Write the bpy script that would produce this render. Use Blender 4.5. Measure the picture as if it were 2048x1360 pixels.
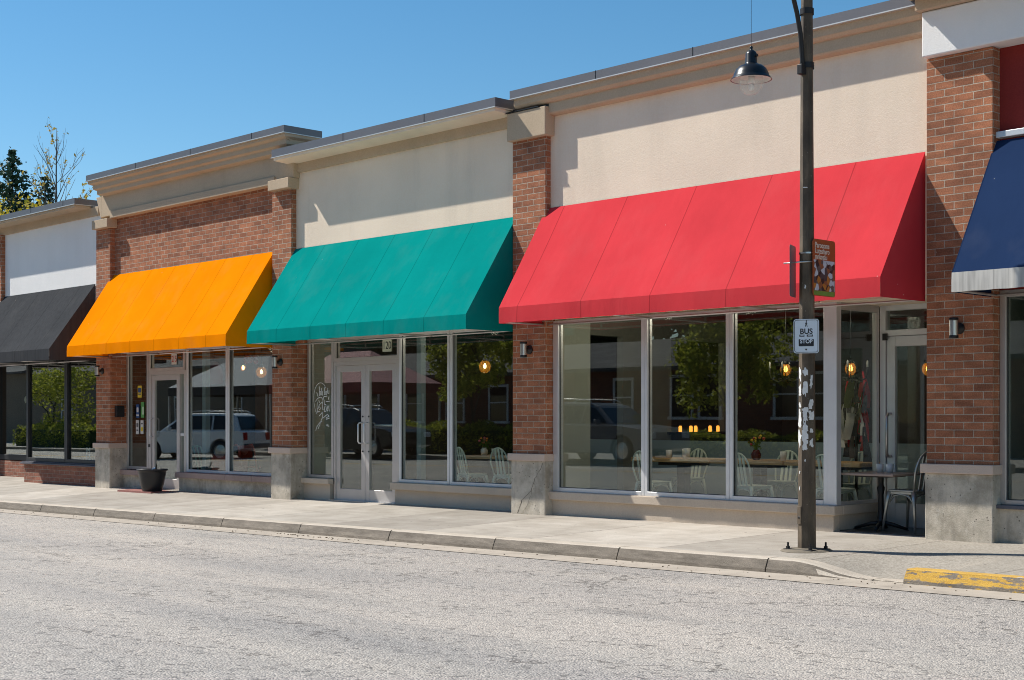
import bpy, bmesh, math, random
from mathutils import Vector, Matrix
C = bpy.context
SC = C.scene
for _o in list(bpy.data.objects):
    bpy.data.objects.remove(_o)
R = math.radians

# ------------------------------------------------------------------ camera
CAM_Y, CAM_Z = -13.84, 1.32
cd = bpy.data.cameras.new('camera')
cam = bpy.data.objects.new('camera', cd)
SC.collection.objects.link(cam)
SC.camera = cam
cam.location = (0, CAM_Y, CAM_Z)
cam.rotation_euler = (R(90), 0, R(46.162))
cd.sensor_width = 36.0
cd.lens = 36.0 * 2857.65 / 2048.0
cd.shift_y = (838.0 - 680.0) / 2048.0
cd.clip_start, cd.clip_end = 0.1, 2000.0

# ------------------------------------------------------------------ light
SUN = Vector((2.4, 1.0, -2.75)).normalized()          # the way the sunlight travels
w = bpy.data.worlds.new('World')
SC.world = w
w.use_nodes = True
nt = w.node_tree
sky = nt.nodes.new('ShaderNodeTexSky')
sky.sky_type = 'NISHITA'
sky.sun_disc = False
sky.sun_elevation = math.asin(-SUN.z)
sky.sun_rotation = math.atan2(-SUN.x, -SUN.y)
sky.air_density = 1.0
sky.dust_density = 0.1
sky.ozone_density = 3.2
bg = nt.nodes['Background']
bg.inputs['Strength'].default_value = 0.098
hs = nt.nodes.new('ShaderNodeHueSaturation')
hs.inputs['Saturation'].default_value = 1.25
hs.inputs['Hue'].default_value = 0.491
nt.links.new(sky.outputs[0], hs.inputs['Color'])
nt.links.new(hs.outputs[0], bg.inputs['Color'])
sl = bpy.data.lights.new('sun', 'SUN')
sl.energy = 5.0
sl.angle = R(0.53)
sl.color = (1.0, 0.955, 0.88)
so = bpy.data.objects.new('sun', sl)
SC.collection.objects.link(so)
so.rotation_euler = SUN.to_track_quat('-Z', 'Y').to_euler()
so.location = (-20, -10, 25)
SC.view_settings.view_transform = 'Standard'
SC.view_settings.look = 'None'
SC.view_settings.exposure = 0.30
SC.view_settings.gamma = 1.0
SC.view_settings.use_curve_mapping = False
SC.cycles.filter_width = 1.0

# ------------------------------------------------------------------ helpers
def wl(o):
    v = Vector((0, 0, 0))
    while o is not None:
        v = v + o.location
        o = o.parent
    return v

class MB:
    """collects shapes and links them as one mesh"""
    def __init__(s):
        s.v = []; s.f = []; s.m = []; s.sm = []
        s.cur = 0
    def face(s, pts, smooth=False):
        b = len(s.v)
        s.v += [tuple(p) for p in pts]
        s.f.append(tuple(range(b, b + len(pts)))); s.m.append(s.cur); s.sm.append(smooth)
    def raw(s, vs, fs, smooth=False):
        b = len(s.v)
        s.v += [tuple(p) for p in vs]
        for f in fs:
            s.f.append(tuple(i + b for i in f)); s.m.append(s.cur); s.sm.append(smooth)
    def box(s, x0, x1, y0, y1, z0, z1):
        v = [(x0,y0,z0),(x1,y0,z0),(x1,y1,z0),(x0,y1,z0),(x0,y0,z1),(x1,y0,z1),(x1,y1,z1),(x0,y1,z1)]
        s.raw(v, [(0,3,2,1),(4,5,6,7),(0,1,5,4),(1,2,6,5),(2,3,7,6),(3,0,4,7)])
    def obox(s, c, ax, ay, az):
        c = Vector(c); ax = Vector(ax); ay = Vector(ay); az = Vector(az)
        v = [c+ax*i+ay*j+az*k for k in (-1,1) for (i,j) in ((-1,-1),(1,-1),(1,1),(-1,1))]
        s.raw(v, [(0,3,2,1),(4,5,6,7),(0,1,5,4),(1,2,6,5),(2,3,7,6),(3,0,4,7)])
    def tube(s, pts, rad, n=8, caps=True, smooth=True):
        pts = [Vector(p) for p in pts]
        if not hasattr(rad, '__len__'): rad = [rad]*len(pts)
        b = len(s.v); up = None
        for i, p in enumerate(pts):
            if i == 0: t = pts[1]-pts[0]
            elif i == len(pts)-1: t = pts[-1]-pts[-2]
            else: t = (pts[i+1]-pts[i]).normalized()+(pts[i]-pts[i-1]).normalized()
            if t.length < 1e-9: t = Vector((0,0,1))
            t.normalize()
            if up is None:
                up = Vector((0,0,1)) if abs(t.z) < .9 else Vector((1,0,0))
            a = (up - t*up.dot(t))
            if a.length < 1e-6: a = t.orthogonal()
            a.normalize(); c = t.cross(a); up = a
            for k in range(n):
                an = 2*math.pi*(k+.5)/n
                q = p + (a*math.cos(an)+c*math.sin(an))*rad[i]
                s.v.append(tuple(q))
        for i in range(len(pts)-1):
            for k in range(n):
                k2 = (k+1) % n
                s.f.append((b+i*n+k, b+i*n+k2, b+(i+1)*n+k2, b+(i+1)*n+k)); s.m.append(s.cur); s.sm.append(smooth)
        if caps:
            s.f.append(tuple(b+k for k in reversed(range(n)))); s.m.append(s.cur); s.sm.append(False)
            e = b+(len(pts)-1)*n
            s.f.append(tuple(e+k for k in range(n))); s.m.append(s.cur); s.sm.append(False)
    def lathe(s, prof, c=(0,0,0), n=24, smooth=True, axis='z'):
        b = len(s.v)
        for (r, z) in prof:
            for k in range(n):
                a = 2*math.pi*k/n
                if axis == 'z': p = (c[0]+r*math.cos(a), c[1]+r*math.sin(a), c[2]+z)
                elif axis == 'y': p = (c[0]+r*math.cos(a), c[1]+z, c[2]+r*math.sin(a))
                else: p = (c[0]+z, c[1]+r*math.cos(a), c[2]+r*math.sin(a))
                s.v.append(p)
        for i in range(len(prof)-1):
            for k in range(n):
                k2 = (k+1) % n
                s.f.append((b+i*n+k, b+i*n+k2, b+(i+1)*n+k2, b+(i+1)*n+k)); s.m.append(s.cur); s.sm.append(smooth)
    def prism(s, poly, y0, y1, axis='y', smooth=False):
        """polygon (a,b) extruded; axis y: a=x b=z; axis x: a=y b=z"""
        n = len(poly)
        if axis == 'y':
            v = [(a, y0, b) for a, b in poly]+[(a, y1, b) for a, b in poly]
        elif axis == 'x':
            v = [(y0, a, b) for a, b in poly]+[(y1, a, b) for a, b in poly]
        else:
            v = [(a, b, y0) for a, b in poly]+[(a, b, y1) for a, b in poly]
        f = [tuple(range(n)), tuple(reversed(range(n, 2*n)))]
        f += [(i, i+n, (i+1) % n+n, (i+1) % n) for i in range(n)]
        s.raw(v, f, smooth)
    def build(s, name, mat, parent=None, bevel=0, seg=2, fix=True):
        off = wl(parent) if parent is not None else Vector((0,0,0))
        me = bpy.data.meshes.new(name)
        me.from_pydata([(x-off.x, y-off.y, z-off.z) for x, y, z in s.v], [], s.f)
        mats = mat if isinstance(mat, (list, tuple)) else [mat]
        for m_ in mats: me.materials.append(m_)
        me.polygons.foreach_set('material_index', s.m)
        me.polygons.foreach_set('use_smooth', s.sm)
        me.update()
        if fix and len(s.f) < 20000:
            bm = bmesh.new(); bm.from_mesh(me)
            bmesh.ops.recalc_face_normals(bm, faces=bm.faces)
            bm.to_mesh(me); bm.free()
        o = bpy.data.objects.new(name, me)
        SC.collection.objects.link(o)
        if parent is not None: o.parent = parent
        if bevel:
            bv = o.modifiers.new('bevel', 'BEVEL'); bv.width = bevel; bv.segments = seg
            bv.limit_method = 'ANGLE'; bv.angle_limit = R(40)
        return o

def thing(name, label, cat, loc=(0,0,0), group=None):
    o = bpy.data.objects.new(name, None)
    SC.collection.objects.link(o)
    o.location = loc; o.empty_display_size = .2
    o['label'] = label; o['category'] = cat
    if group: o['group'] = group
    return o
def tag(o, label, cat, group=None):
    o['label'] = label; o['category'] = cat
    if group: o['group'] = group
    return o
def struct(name, mb, mat, **k):
    o = mb.build(name, mat, **k); o['kind'] = 'structure'
    return o
def dup(root, loc, rz, label, scale=None):
    """copy of a thing, its parts and their sub-parts"""
    r = root.copy(); SC.collection.objects.link(r)
    r.location = loc; r.rotation_euler = (0, 0, rz)
    if scale: r.scale = scale
    r['label'] = label
    for ch in list(root.children):
        c = ch.copy(); SC.collection.objects.link(c); c.parent = r
        for g_ in list(ch.children):
            d = g_.copy(); SC.collection.objects.link(d); d.parent = c
    return r
def text_mesh(name, txt, size, mat, parent, M, depth=.001, sx=1.0, align='CENTER', bold=0.0):
    cu = bpy.data.curves.new(name, 'FONT'); cu.body = txt; cu.size = size
    cu.align_x = align; cu.align_y = 'CENTER'; cu.extrude = depth; cu.offset = bold
    t = bpy.data.objects.new(name, cu); SC.collection.objects.link(t)
    dg = C.evaluated_depsgraph_get(); dg.update()
    me = bpy.data.meshes.new_from_object(t.evaluated_get(dg))
    bpy.data.objects.remove(t); bpy.data.curves.remove(cu)
    me.transform(Matrix.Diagonal((sx, 1, 1, 1)))
    me.transform(M)
    if parent is not None:
        me.transform(Matrix.Translation(-wl(parent)))
    me.materials.clear(); me.materials.append(mat)
    o = bpy.data.objects.new(name, me); SC.collection.objects.link(o)
    if parent is not None: o.parent = parent
    return o

# ------------------------------------------------------------------ materials
def newmat(name):
    m = bpy.data.materials.new(name); m.use_nodes = True
    return m, m.node_tree, m.node_tree.nodes['Principled BSDF']
def N(t, kind, **kw):
    n = t.nodes.new(kind)
    for k, v in kw.items(): setattr(n, k, v)
    return n
def noise(t, vec, scale, detail=4, rough=.55, dist=0):
    n = N(t, 'ShaderNodeTexNoise')
    n.inputs['Scale'].default_value = scale; n.inputs['Detail'].default_value = detail
    n.inputs['Roughness'].default_value = rough; n.inputs['Distortion'].default_value = dist
    t.links.new(vec, n.inputs['Vector'])
    return n.outputs['Fac']
def ramp(t, fac, stops):
    r = N(t, 'ShaderNodeValToRGB')
    el = r.color_ramp.elements
    el[0].position, el[0].color = stops[0][0], (*stops[0][1], 1)
    el[1].position, el[1].color = stops[-1][0], (*stops[-1][1], 1)
    for p, c in stops[1:-1]:
        e = el.new(p); e.color = (*c, 1)
    t.links.new(fac, r.inputs['Fac'])
    return r.outputs['Color']
def mixc(t, fac, a, b, mode='MIX'):
    m = N(t, 'ShaderNodeMix', data_type='RGBA', blend_type=mode)
    for sock, val in ((m.inputs['Factor'], fac), (m.inputs[6], a), (m.inputs[7], b)):
        if isinstance(val, (int, float)): sock.default_value = val
        elif isinstance(val, tuple): sock.default_value = (*val, 1)
        else: t.links.new(val, sock)
    return m.outputs[2]
def mth(t, op, a, b=None, c=None):
    m = N(t, 'ShaderNodeMath', operation=op)
    for i, v in enumerate((a, b, c)):
        if v is None: continue
        if isinstance(v, (int, float)): m.inputs[i].default_value = v
        else: t.links.new(v, m.inputs[i])
    return m.outputs[0]
def bump(t, bs, h, strength=.3, dist=.01):
    b = N(t, 'ShaderNodeBump'); b.inputs['Strength'].default_value = strength
    b.inputs['Distance'].default_value = dist
    t.links.new(h, b.inputs['Height']); t.links.new(b.outputs[0], bs.inputs['Normal'])
def wpos(t):
    return N(t, 'ShaderNodeNewGeometry').outputs['Position']
def opos(t):
    return N(t, 'ShaderNodeTexCoord').outputs['Object']
def scl(t, vec, s):
    m = N(t, 'ShaderNodeMapping'); m.inputs['Scale'].default_value = s
    t.links.new(vec, m.inputs['Vector']); return m.outputs[0]
def C3(c, k): return tuple(min(1, x*k) for x in c)

def m_plain(name, col, rough=.6, metal=0, var=.12, sc=6, bmp=0, obj=False, spec=.5, bsc=60):
    m, t, b = newmat(name)
    p = opos(t) if obj else wpos(t)
    f = noise(t, p, sc, 5)
    t.links.new(ramp(t, f, [(.3, C3(col, 1-var)), (.7, C3(col, 1+var))]), b.inputs['Base Color'])
    b.inputs['Roughness'].default_value = rough; b.inputs['Metallic'].default_value = metal
    b.inputs['Specular IOR Level'].default_value = spec
    if bmp:
        bump(t, b, noise(t, p, bsc, 3), bmp, .01)
    return m
def m_brick(name, c1, c2, mortar, bw=.222, rh=.0805, zoff=0.0):
    m, t, b = newmat(name)
    g = N(t, 'ShaderNodeNewGeometry')
    sp = N(t, 'ShaderNodeSeparateXYZ'); t.links.new(g.outputs['Position'], sp.inputs[0])
    sn = N(t, 'ShaderNodeSeparateXYZ'); t.links.new(g.outputs['True Normal'], sn.inputs[0])
    side = mth(t, 'GREATER_THAN', mth(t, 'ABSOLUTE', sn.outputs[0]), .6)
    u = mth(t, 'ADD', mth(t, 'MULTIPLY', sp.outputs[0], mth(t, 'SUBTRACT', 1.0, side)),
            mth(t, 'MULTIPLY', mth(t, 'ADD', sp.outputs[1], 0.09), side))
    cb = N(t, 'ShaderNodeCombineXYZ'); t.links.new(u, cb.inputs[0])
    t.links.new(mth(t, 'ADD', sp.outputs[2], zoff), cb.inputs[1])
    wob = N(t, 'ShaderNodeTexNoise'); wob.inputs['Scale'].default_value = 9
    t.links.new(g.outputs['Position'], wob.inputs['Vector'])
    vm = N(t, 'ShaderNodeVectorMath', operation='SCALE'); vm.inputs['Scale'].default_value = .006
    t.links.new(wob.outputs['Color'], vm.inputs[0])
    va = N(t, 'ShaderNodeVectorMath', operation='ADD')
    t.links.new(cb.outputs[0], va.inputs[0]); t.links.new(vm.outputs[0], va.inputs[1])
    br = N(t, 'ShaderNodeTexBrick'); t.links.new(va.outputs[0], br.inputs['Vector'])
    br.inputs['Scale'].default_value = 1
    br.inputs['Brick Width'].default_value = bw; br.inputs['Row Height'].default_value = rh
    br.inputs['Mortar Size'].default_value = .0053; br.inputs['Mortar Smooth'].default_value = .25
    br.inputs['Bias'].default_value = -.25
    br.inputs['Color1'].default_value = (*c1, 1); br.inputs['Color2'].default_value = (*c2, 1)
    br.inputs['Mortar'].default_value = (*mortar, 1)
    n1 = noise(t, g.outputs['Position'], 1.3, 5)
    n2 = noise(t, g.outputs['Position'], 70, 4, .7)
    col = mixc(t, .6, br.outputs['Color'], ramp(t, n2, [(.33, (.25, .25, .25)), (.67, (.75, .75, .75))]), 'OVERLAY')
    n4 = noise(t, scl(t, g.outputs['Position'], (5, 5, 13)), 1.0, 2)
    col = mixc(t, .55, col, ramp(t, n4, [(.35, (.36, .35, .34)), (.65, (.66, .64, .62))]), 'OVERLAY')
    col = mixc(t, .5, col, ramp(t, n1, [(.3, (.34, .34, .36)), (.7, (.62, .6, .58))]), 'OVERLAY')
    # pale chips and mortar smears
    n3 = noise(t, g.outputs['Position'], 26, 2, .5)
    col = mixc(t, mth(t, 'MULTIPLY', mth(t, 'GREATER_THAN', n3, .745), .6), col, mortar)
    t.links.new(col, b.inputs['Base Color'])
    b.inputs['Roughness'].default_value = .88; b.inputs['Specular IOR Level'].default_value = .25
    h = mth(t, 'ADD', mth(t, 'MULTIPLY', br.outputs['Fac'], -1.0), mth(t, 'MULTIPLY', n2, .45))
    bump(t, b, h, .8, .008)
    return m
def m_stucco(name, col, var=.06, bs=.6, streak=.16):
    m, t, b = newmat(name)
    p = wpos(t)
    big = noise(t, p, .7, 4)
    st = noise(t, scl(t, p, (2.2, 2.2, .25)), 1.6, 5)
    fine = noise(t, p, 55, 3, .6)
    c = ramp(t, big, [(.3, C3(col, 1-var)), (.7, C3(col, 1+var))])
    c = mixc(t, mth(t, 'MULTIPLY', ramp(t, st, [(.5, (0,0,0)), (.75, (1,1,1))]), streak), c, C3(col, .55))
    c = mixc(t, .5, c, ramp(t, fine, [(.3, (.43,.43,.43)), (.7, (.57,.57,.57))]), 'OVERLAY')
    t.links.new(c, b.inputs['Base Color'])
    b.inputs['Roughness'].default_value = .95; b.inputs['Specular IOR Level'].default_value = .15
    h = mth(t, 'ADD', noise(t, p, 120, 4, .7), mth(t, 'MULTIPLY', noise(t, p, 42, 3), .4))
    bump(t, b, h, bs, .008)
    return m
def m_concrete(name, col, var=.16, pits=True, sc=2.2, moss=0):
    m, t, b = newmat(name)
    p = wpos(t)
    a = noise(t, p, sc, 7, .62)
    f = noise(t, p, 90, 3, .6)
    c = ramp(t, a, [(.25, C3(col, 1-2*var)), (.5, col), (.75, C3(col, 1+var))])
    c = mixc(t, .5, c, ramp(t, f, [(.3, (.4,.4,.4)), (.7, (.6,.6,.6))]), 'OVERLAY')
    if pits:
        vo = N(t, 'ShaderNodeTexVoronoi'); vo.inputs['Scale'].default_value = 17
        t.links.new(p, vo.inputs['Vector'])
        pit = mth(t, 'LESS_THAN', vo.outputs['Distance'], .13)
        c = mixc(t, mth(t, 'MULTIPLY', pit, mth(t, 'GREATER_THAN', noise(t, p, 3.1, 2), .5)), c, C3(col, .22))
    if moss:
        c = mixc(t, mth(t, 'MULTIPLY', ramp(t, noise(t, p, 2.3, 7, .7), [(.42, (0,0,0)), (.66, (1,1,1))]), moss), c, (.16, .135, .09))
        c = mixc(t, mth(t, 'MULTIPLY', ramp(t, noise(t, scl(t, p, (3, 3, .7)), 2.1, 6, .7), [(.5, (0,0,0)), (.72, (1,1,1))]), .55), c, (.19, .17, .15))
        c = mixc(t, mth(t, 'MULTIPLY', ramp(t, noise(t, p, 4.5, 6, .75), [(.56, (0,0,0)), (.66, (1,1,1))]), .35), c, (.72, .69, .62))
    t.links.new(c, b.inputs['Base Color'])
    b.inputs['Roughness'].default_value = .9; b.inputs['Specular IOR Level'].default_value = .25
    bump(t, b, mth(t, 'ADD', f, a), .45, .01)
    return m
def m_fabric(name, col, seam=.93, sx=0.0, transl=.18, specks=True, streaks=0.0):
    m, t, b = newmat(name)
    p = wpos(t)
    sp = N(t, 'ShaderNodeSeparateXYZ'); t.links.new(p, sp.inputs[0])
    big = noise(t, p, 1.1, 4)
    weave = noise(t, scl(t, p, (1, 1, 1)), 220, 2)
    c = ramp(t, big, [(.3, C3(col, .92)), (.7, C3(col, 1.07))])
    c = mixc(t, .25, c, ramp(t, weave, [(.3, (.4,.4,.4)), (.7, (.6,.6,.6))]), 'OVERLAY')
    fr = mth(t, 'FRACT', mth(t, 'DIVIDE', mth(t, 'ADD', sp.outputs[0], 100.0-sx), seam))
    ln = mth(t, 'LESS_THAN', fr, .016/seam)
    c = mixc(t, mth(t, 'MULTIPLY', ln, .5), c, C3(col, .35))
    du = noise(t, scl(t, p, (1.5, 1.5, 1)), 1.3, 6, .6)
    c = mixc(t, mth(t, 'MULTIPLY', ramp(t, du, [(.5, (0,0,0)), (.85, (1,1,1))]), .04), c, (.5, .47, .42))
    if streaks:
        st = noise(t, scl(t, p, (14, 14, .8)), 1.5, 4)
        c = mixc(t, mth(t, 'MULTIPLY', ramp(t, st, [(.42, (0,0,0)), (.68, (1,1,1))]), streaks), c, C3(col, .4))
    if specks:
        vo = N(t, 'ShaderNodeTexVoronoi'); vo.inputs['Scale'].default_value = 3.4
        t.links.new(p, vo.inputs['Vector'])
        k = mth(t, 'LESS_THAN', vo.outputs['Distance'], .017)
        c = mixc(t, mth(t, 'MULTIPLY', k, .75), c, (.75, .72, .66))
    t.links.new(c, b.inputs['Base Color'])
    b.inputs['Roughness'].default_value = .95; b.inputs['Specular IOR Level'].default_value = .0
    b.inputs['Sheen Weight'].default_value = .0
    fs = mth(t, 'LESS_THAN', fr, .03/seam)
    bump(t, b, mth(t, 'ADD', mth(t, 'MULTIPLY', fs, .8), mth(t, 'ADD', mth(t, 'MULTIPLY', weave, .25), mth(t, 'MULTIPLY', noise(t, scl(t, p, (2.2, .7, .7)), 2.3, 3), 3.0))), .32, .006)
    tr = N(t, 'ShaderNodeBsdfTranslucent'); t.links.new(c, tr.inputs['Color'])
    mx = N(t, 'ShaderNodeMixShader'); mx.inputs[0].default_value = transl
    t.links.new(b.outputs[0], mx.inputs[1]); t.links.new(tr.outputs[0], mx.inputs[2])
    out = t.nodes['Material Output']; t.links.new(mx.outputs[0], out.inputs['Surface'])
    return m
def m_glass(name, tint=(.90,.94,.92), k=1.9, base=.045):
    m, t, b = newmat(name)
    g = N(t, 'ShaderNodeNewGeometry')
    d = N(t, 'ShaderNodeVectorMath', operation='DOT_PRODUCT')
    t.links.new(g.outputs['Incoming'], d.inputs[0]); t.links.new(g.outputs['Normal'], d.inputs[1])
    a = mth(t, 'SUBTRACT', 1.0, mth(t, 'ABSOLUTE', d.outputs['Value']))
    F = mth(t, 'MULTIPLY', mth(t, 'ADD', base, mth(t, 'MULTIPLY', mth(t, 'POWER', a, 4.5), .95)), k)
    F = mth(t, 'MINIMUM', F, .95)
    tr = N(t, 'ShaderNodeBsdfTransparent'); tr.inputs['Color'].default_value = (*tint, 1)
    gl = N(t, 'ShaderNodeBsdfGlossy'); gl.inputs['Roughness'].default_value = .006
    gl.inputs['Color'].default_value = (.97, 1, .98, 1)
    mx = N(t, 'ShaderNodeMixShader')
    t.links.new(F, mx.inputs[0]); t.links.new(tr.outputs[0], mx.inputs[1]); t.links.new(gl.outputs[0], mx.inputs[2])
    t.links.new(mx.outputs[0], t.nodes['Material Output'].inputs['Surface'])
    # very slight waviness of the panes
    bp = N(t, 'ShaderNodeBump'); bp.inputs['Strength'].default_value = .012; bp.inputs['Distance'].default_value = .02
    t.links.new(noise(t, g.outputs['Position'], 1.1, 1), bp.inputs['Height'])
    t.links.new(bp.outputs[0], gl.inputs['Normal'])
    return m
def m_emit(name, col, s):
    m, t, b = newmat(name)
    b.inputs['Base Color'].default_value = (*col, 1)
    b.inputs['Emission Color'].default_value = (*col, 1)
    b.inputs['Emission Strength'].default_value = s
    return m
def m_leaf(name, c1, c2, tr=.35):
    m, t, b = newmat(name)
    g = N(t, 'ShaderNodeNewGeometry')
    c = ramp(t, g.outputs['Random Per Island'], [(0, c1), (1, c2)])
    t.links.new(c, b.inputs['Base Color']); b.inputs['Roughness'].default_value = .6
    b.inputs['Specular IOR Level'].default_value = .3
    tl = N(t, 'ShaderNodeBsdfTranslucent'); t.links.new(c, tl.inputs['Color'])
    mx = N(t, 'ShaderNodeMixShader'); mx.inputs[0].default_value = tr
    t.links.new(b.outputs[0], mx.inputs[1]); t.links.new(tl.outputs[0], mx.inputs[2])
    t.links.new(mx.outputs[0], t.nodes['Material Output'].inputs['Surface'])
    return m
def m_wood(name, col, ax=(1, 12, 12)):
    m, t, b = newmat(name)
    p = opos(t)
    f = noise(t, scl(t, p, ax), 3, 6, .6, .4)
    t.links.new(ramp(t, f, [(.3, C3(col, .6)), (.7, C3(col, 1.2))]), b.inputs['Base Color'])
    b.inputs['Roughness'].default_value = .45
    return m

BRICK = m_brick('brick_red_brown', (.41,.168,.088), (.25,.10,.056), (.46,.395,.315))
BRICK_D = m_brick('brick_window_base', (.29,.125,.085), (.23,.095,.065), (.33,.28,.23))
BRICK_O = m_brick('brick_opposite', (.17,.07,.05), (.12,.05,.04), (.14,.12,.1), bw=.3, rh=.1)
STUC = m_stucco('stucco_beige', (.89,.74,.58))
STUC_T = m_stucco('stucco_trim', (.54,.42,.295), bs=.4)
STUC_B = m_stucco('stucco_base', (.56,.47,.375), bs=.5, streak=.2)
STUC_W = m_stucco('stucco_white', (.88,.86,.83), var=.03, bs=.5, streak=.06)
STUC_R = m_stucco('stucco_oxide_red', (.26,.035,.03), var=.06, bs=.4)
CONC = m_concrete('concrete_plinth', (.58,.52,.43), moss=.6)
STONE = m_concrete('stone_cap', (.60,.475,.39), var=.08, pits=False)
STONE_D = m_concrete('stone_sill_dark', (.36,.27,.24), var=.1, pits=False)
SLATE = m_concrete('slate_ledge', (.12,.12,.14), var=.1, pits=False)
FLASH = m_plain('flashing_metal', (.17,.16,.165), .45, .55, .06, 1.5, .05)
FLASH_L = m_plain('flashing_lip', (.62,.6,.57), .4, .5, .05)
ALU = m_plain('aluminium_frame', (.56,.53,.51), .38, .55, .05, 3)
ALU_L = m_plain('aluminium_pale', (.72,.73,.74), .4, .45, .06, 3)
BLACKM = m_plain('black_metal', (.02,.02,.022), .4, .3, .1, 5)
BLACKF = m_plain('black_frame', (.022,.022,.025), .5, .1, .1, 5)
STEEL = m_plain('brushed_steel', (.62,.6,.58), .28, .9, .08, 20)
GLASS = m_glass('window_glass')
GLASS_C = m_glass('entrance_glass', k=.9)
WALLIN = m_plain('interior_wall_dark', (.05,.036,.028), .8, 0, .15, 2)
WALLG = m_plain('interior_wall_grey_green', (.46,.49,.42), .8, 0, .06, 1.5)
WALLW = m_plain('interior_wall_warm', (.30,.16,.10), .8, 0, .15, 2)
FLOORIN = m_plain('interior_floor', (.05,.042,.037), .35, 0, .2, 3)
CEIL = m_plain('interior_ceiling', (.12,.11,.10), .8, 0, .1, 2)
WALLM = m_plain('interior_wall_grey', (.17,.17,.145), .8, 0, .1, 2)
SCREEN = m_plain('pale_screen', (.25,.33,.35), .5, 0, .06, 2)
TABLEW = m_wood('table_wood', (.75,.46,.20))
CHAIRM = m_plain('chair_pale_green', (.80,.88,.76), .35, .0, .05, 8, obj=True)
CHAIRG = m_plain('chair_galvanised', (.42,.44,.42), .35, .7, .12, 12, obj=True)
DARKM = m_plain('dark_iron', (.03,.028,.028), .5, .5, .1, 5)
WHITE = m_plain('white_ceramic', (.8,.8,.78), .35, 0, .03, 5)
AMBER = m_emit('amber_bulb', (1.0,.50,.10), 7)
AMBERG = m_plain('amber_glass', (.75,.36,.05), .1, 0, .1, 5)
WARM = m_emit('warm_bulb', (1.0,.70,.32), 9)
CANDLE = m_emit('candle_glow', (1.0,.36,.05), 1.6)
DOWN = m_emit('downlight_glow', (1.0,.72,.42), 6)

# ------------------------------------------------------------------ ground, road, pavement, kerb
def z_wall(X): return .033+.0046*(max(-60, min(5, X))+7.5)
def z_kb(X): return -.174+.0094*(max(-45, min(5, X))+8.5)          # gutter level
def smooth(t): t = max(0, min(1, t)); return t*t*(3-2*t)
def kerb_h(X):
    if X < -8.0: return .14
    if X < -7.12: return .14-.125*smooth((X+8.0)/.88)
    if X < -6.77: return .015
    return .15
def z_walk(X, Y):
    t = (Y+2.3)/2.3
    full = z_kb(X)+.14
    top = z_kb(X)+(kerb_h(X) if X < -6.77 else .14)
    k = smooth((-Y-.9)/1.4)
    if X > -6.77: k2 = smooth((X+6.77)/.35); top = (z_kb(X)+.015)*(1-k2)+full*k2
    base = full*(1-t)+z_wall(X)*t
    return base+(top-full)*k
def z_far(X): return .02+.006*(max(-80, min(10, X))+28)
def z_road(X, Y):
    t = smooth((-Y-5)/8.0)
    return z_kb(X)*(1-t)+z_far(X)*t+.05*math.sin(math.pi*max(0, min(1, (-Y-2.5)/13)))*0
def frange(a, b, s):
    n = max(1, int(round((b-a)/s))); return [a+(b-a)*i/n for i in range(n+1)]
def grid(xs, ys, fz):
    mb = MB(); nx, ny = len(xs), len(ys)
    mb.raw([(x, y, fz(x, y)) for y in ys for x in xs],
           [(j*nx+i, j*nx+i+1, (j+1)*nx+i+1, (j+1)*nx+i) for j in range(ny-1) for i in range(nx-1)], True)
    return mb

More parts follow.
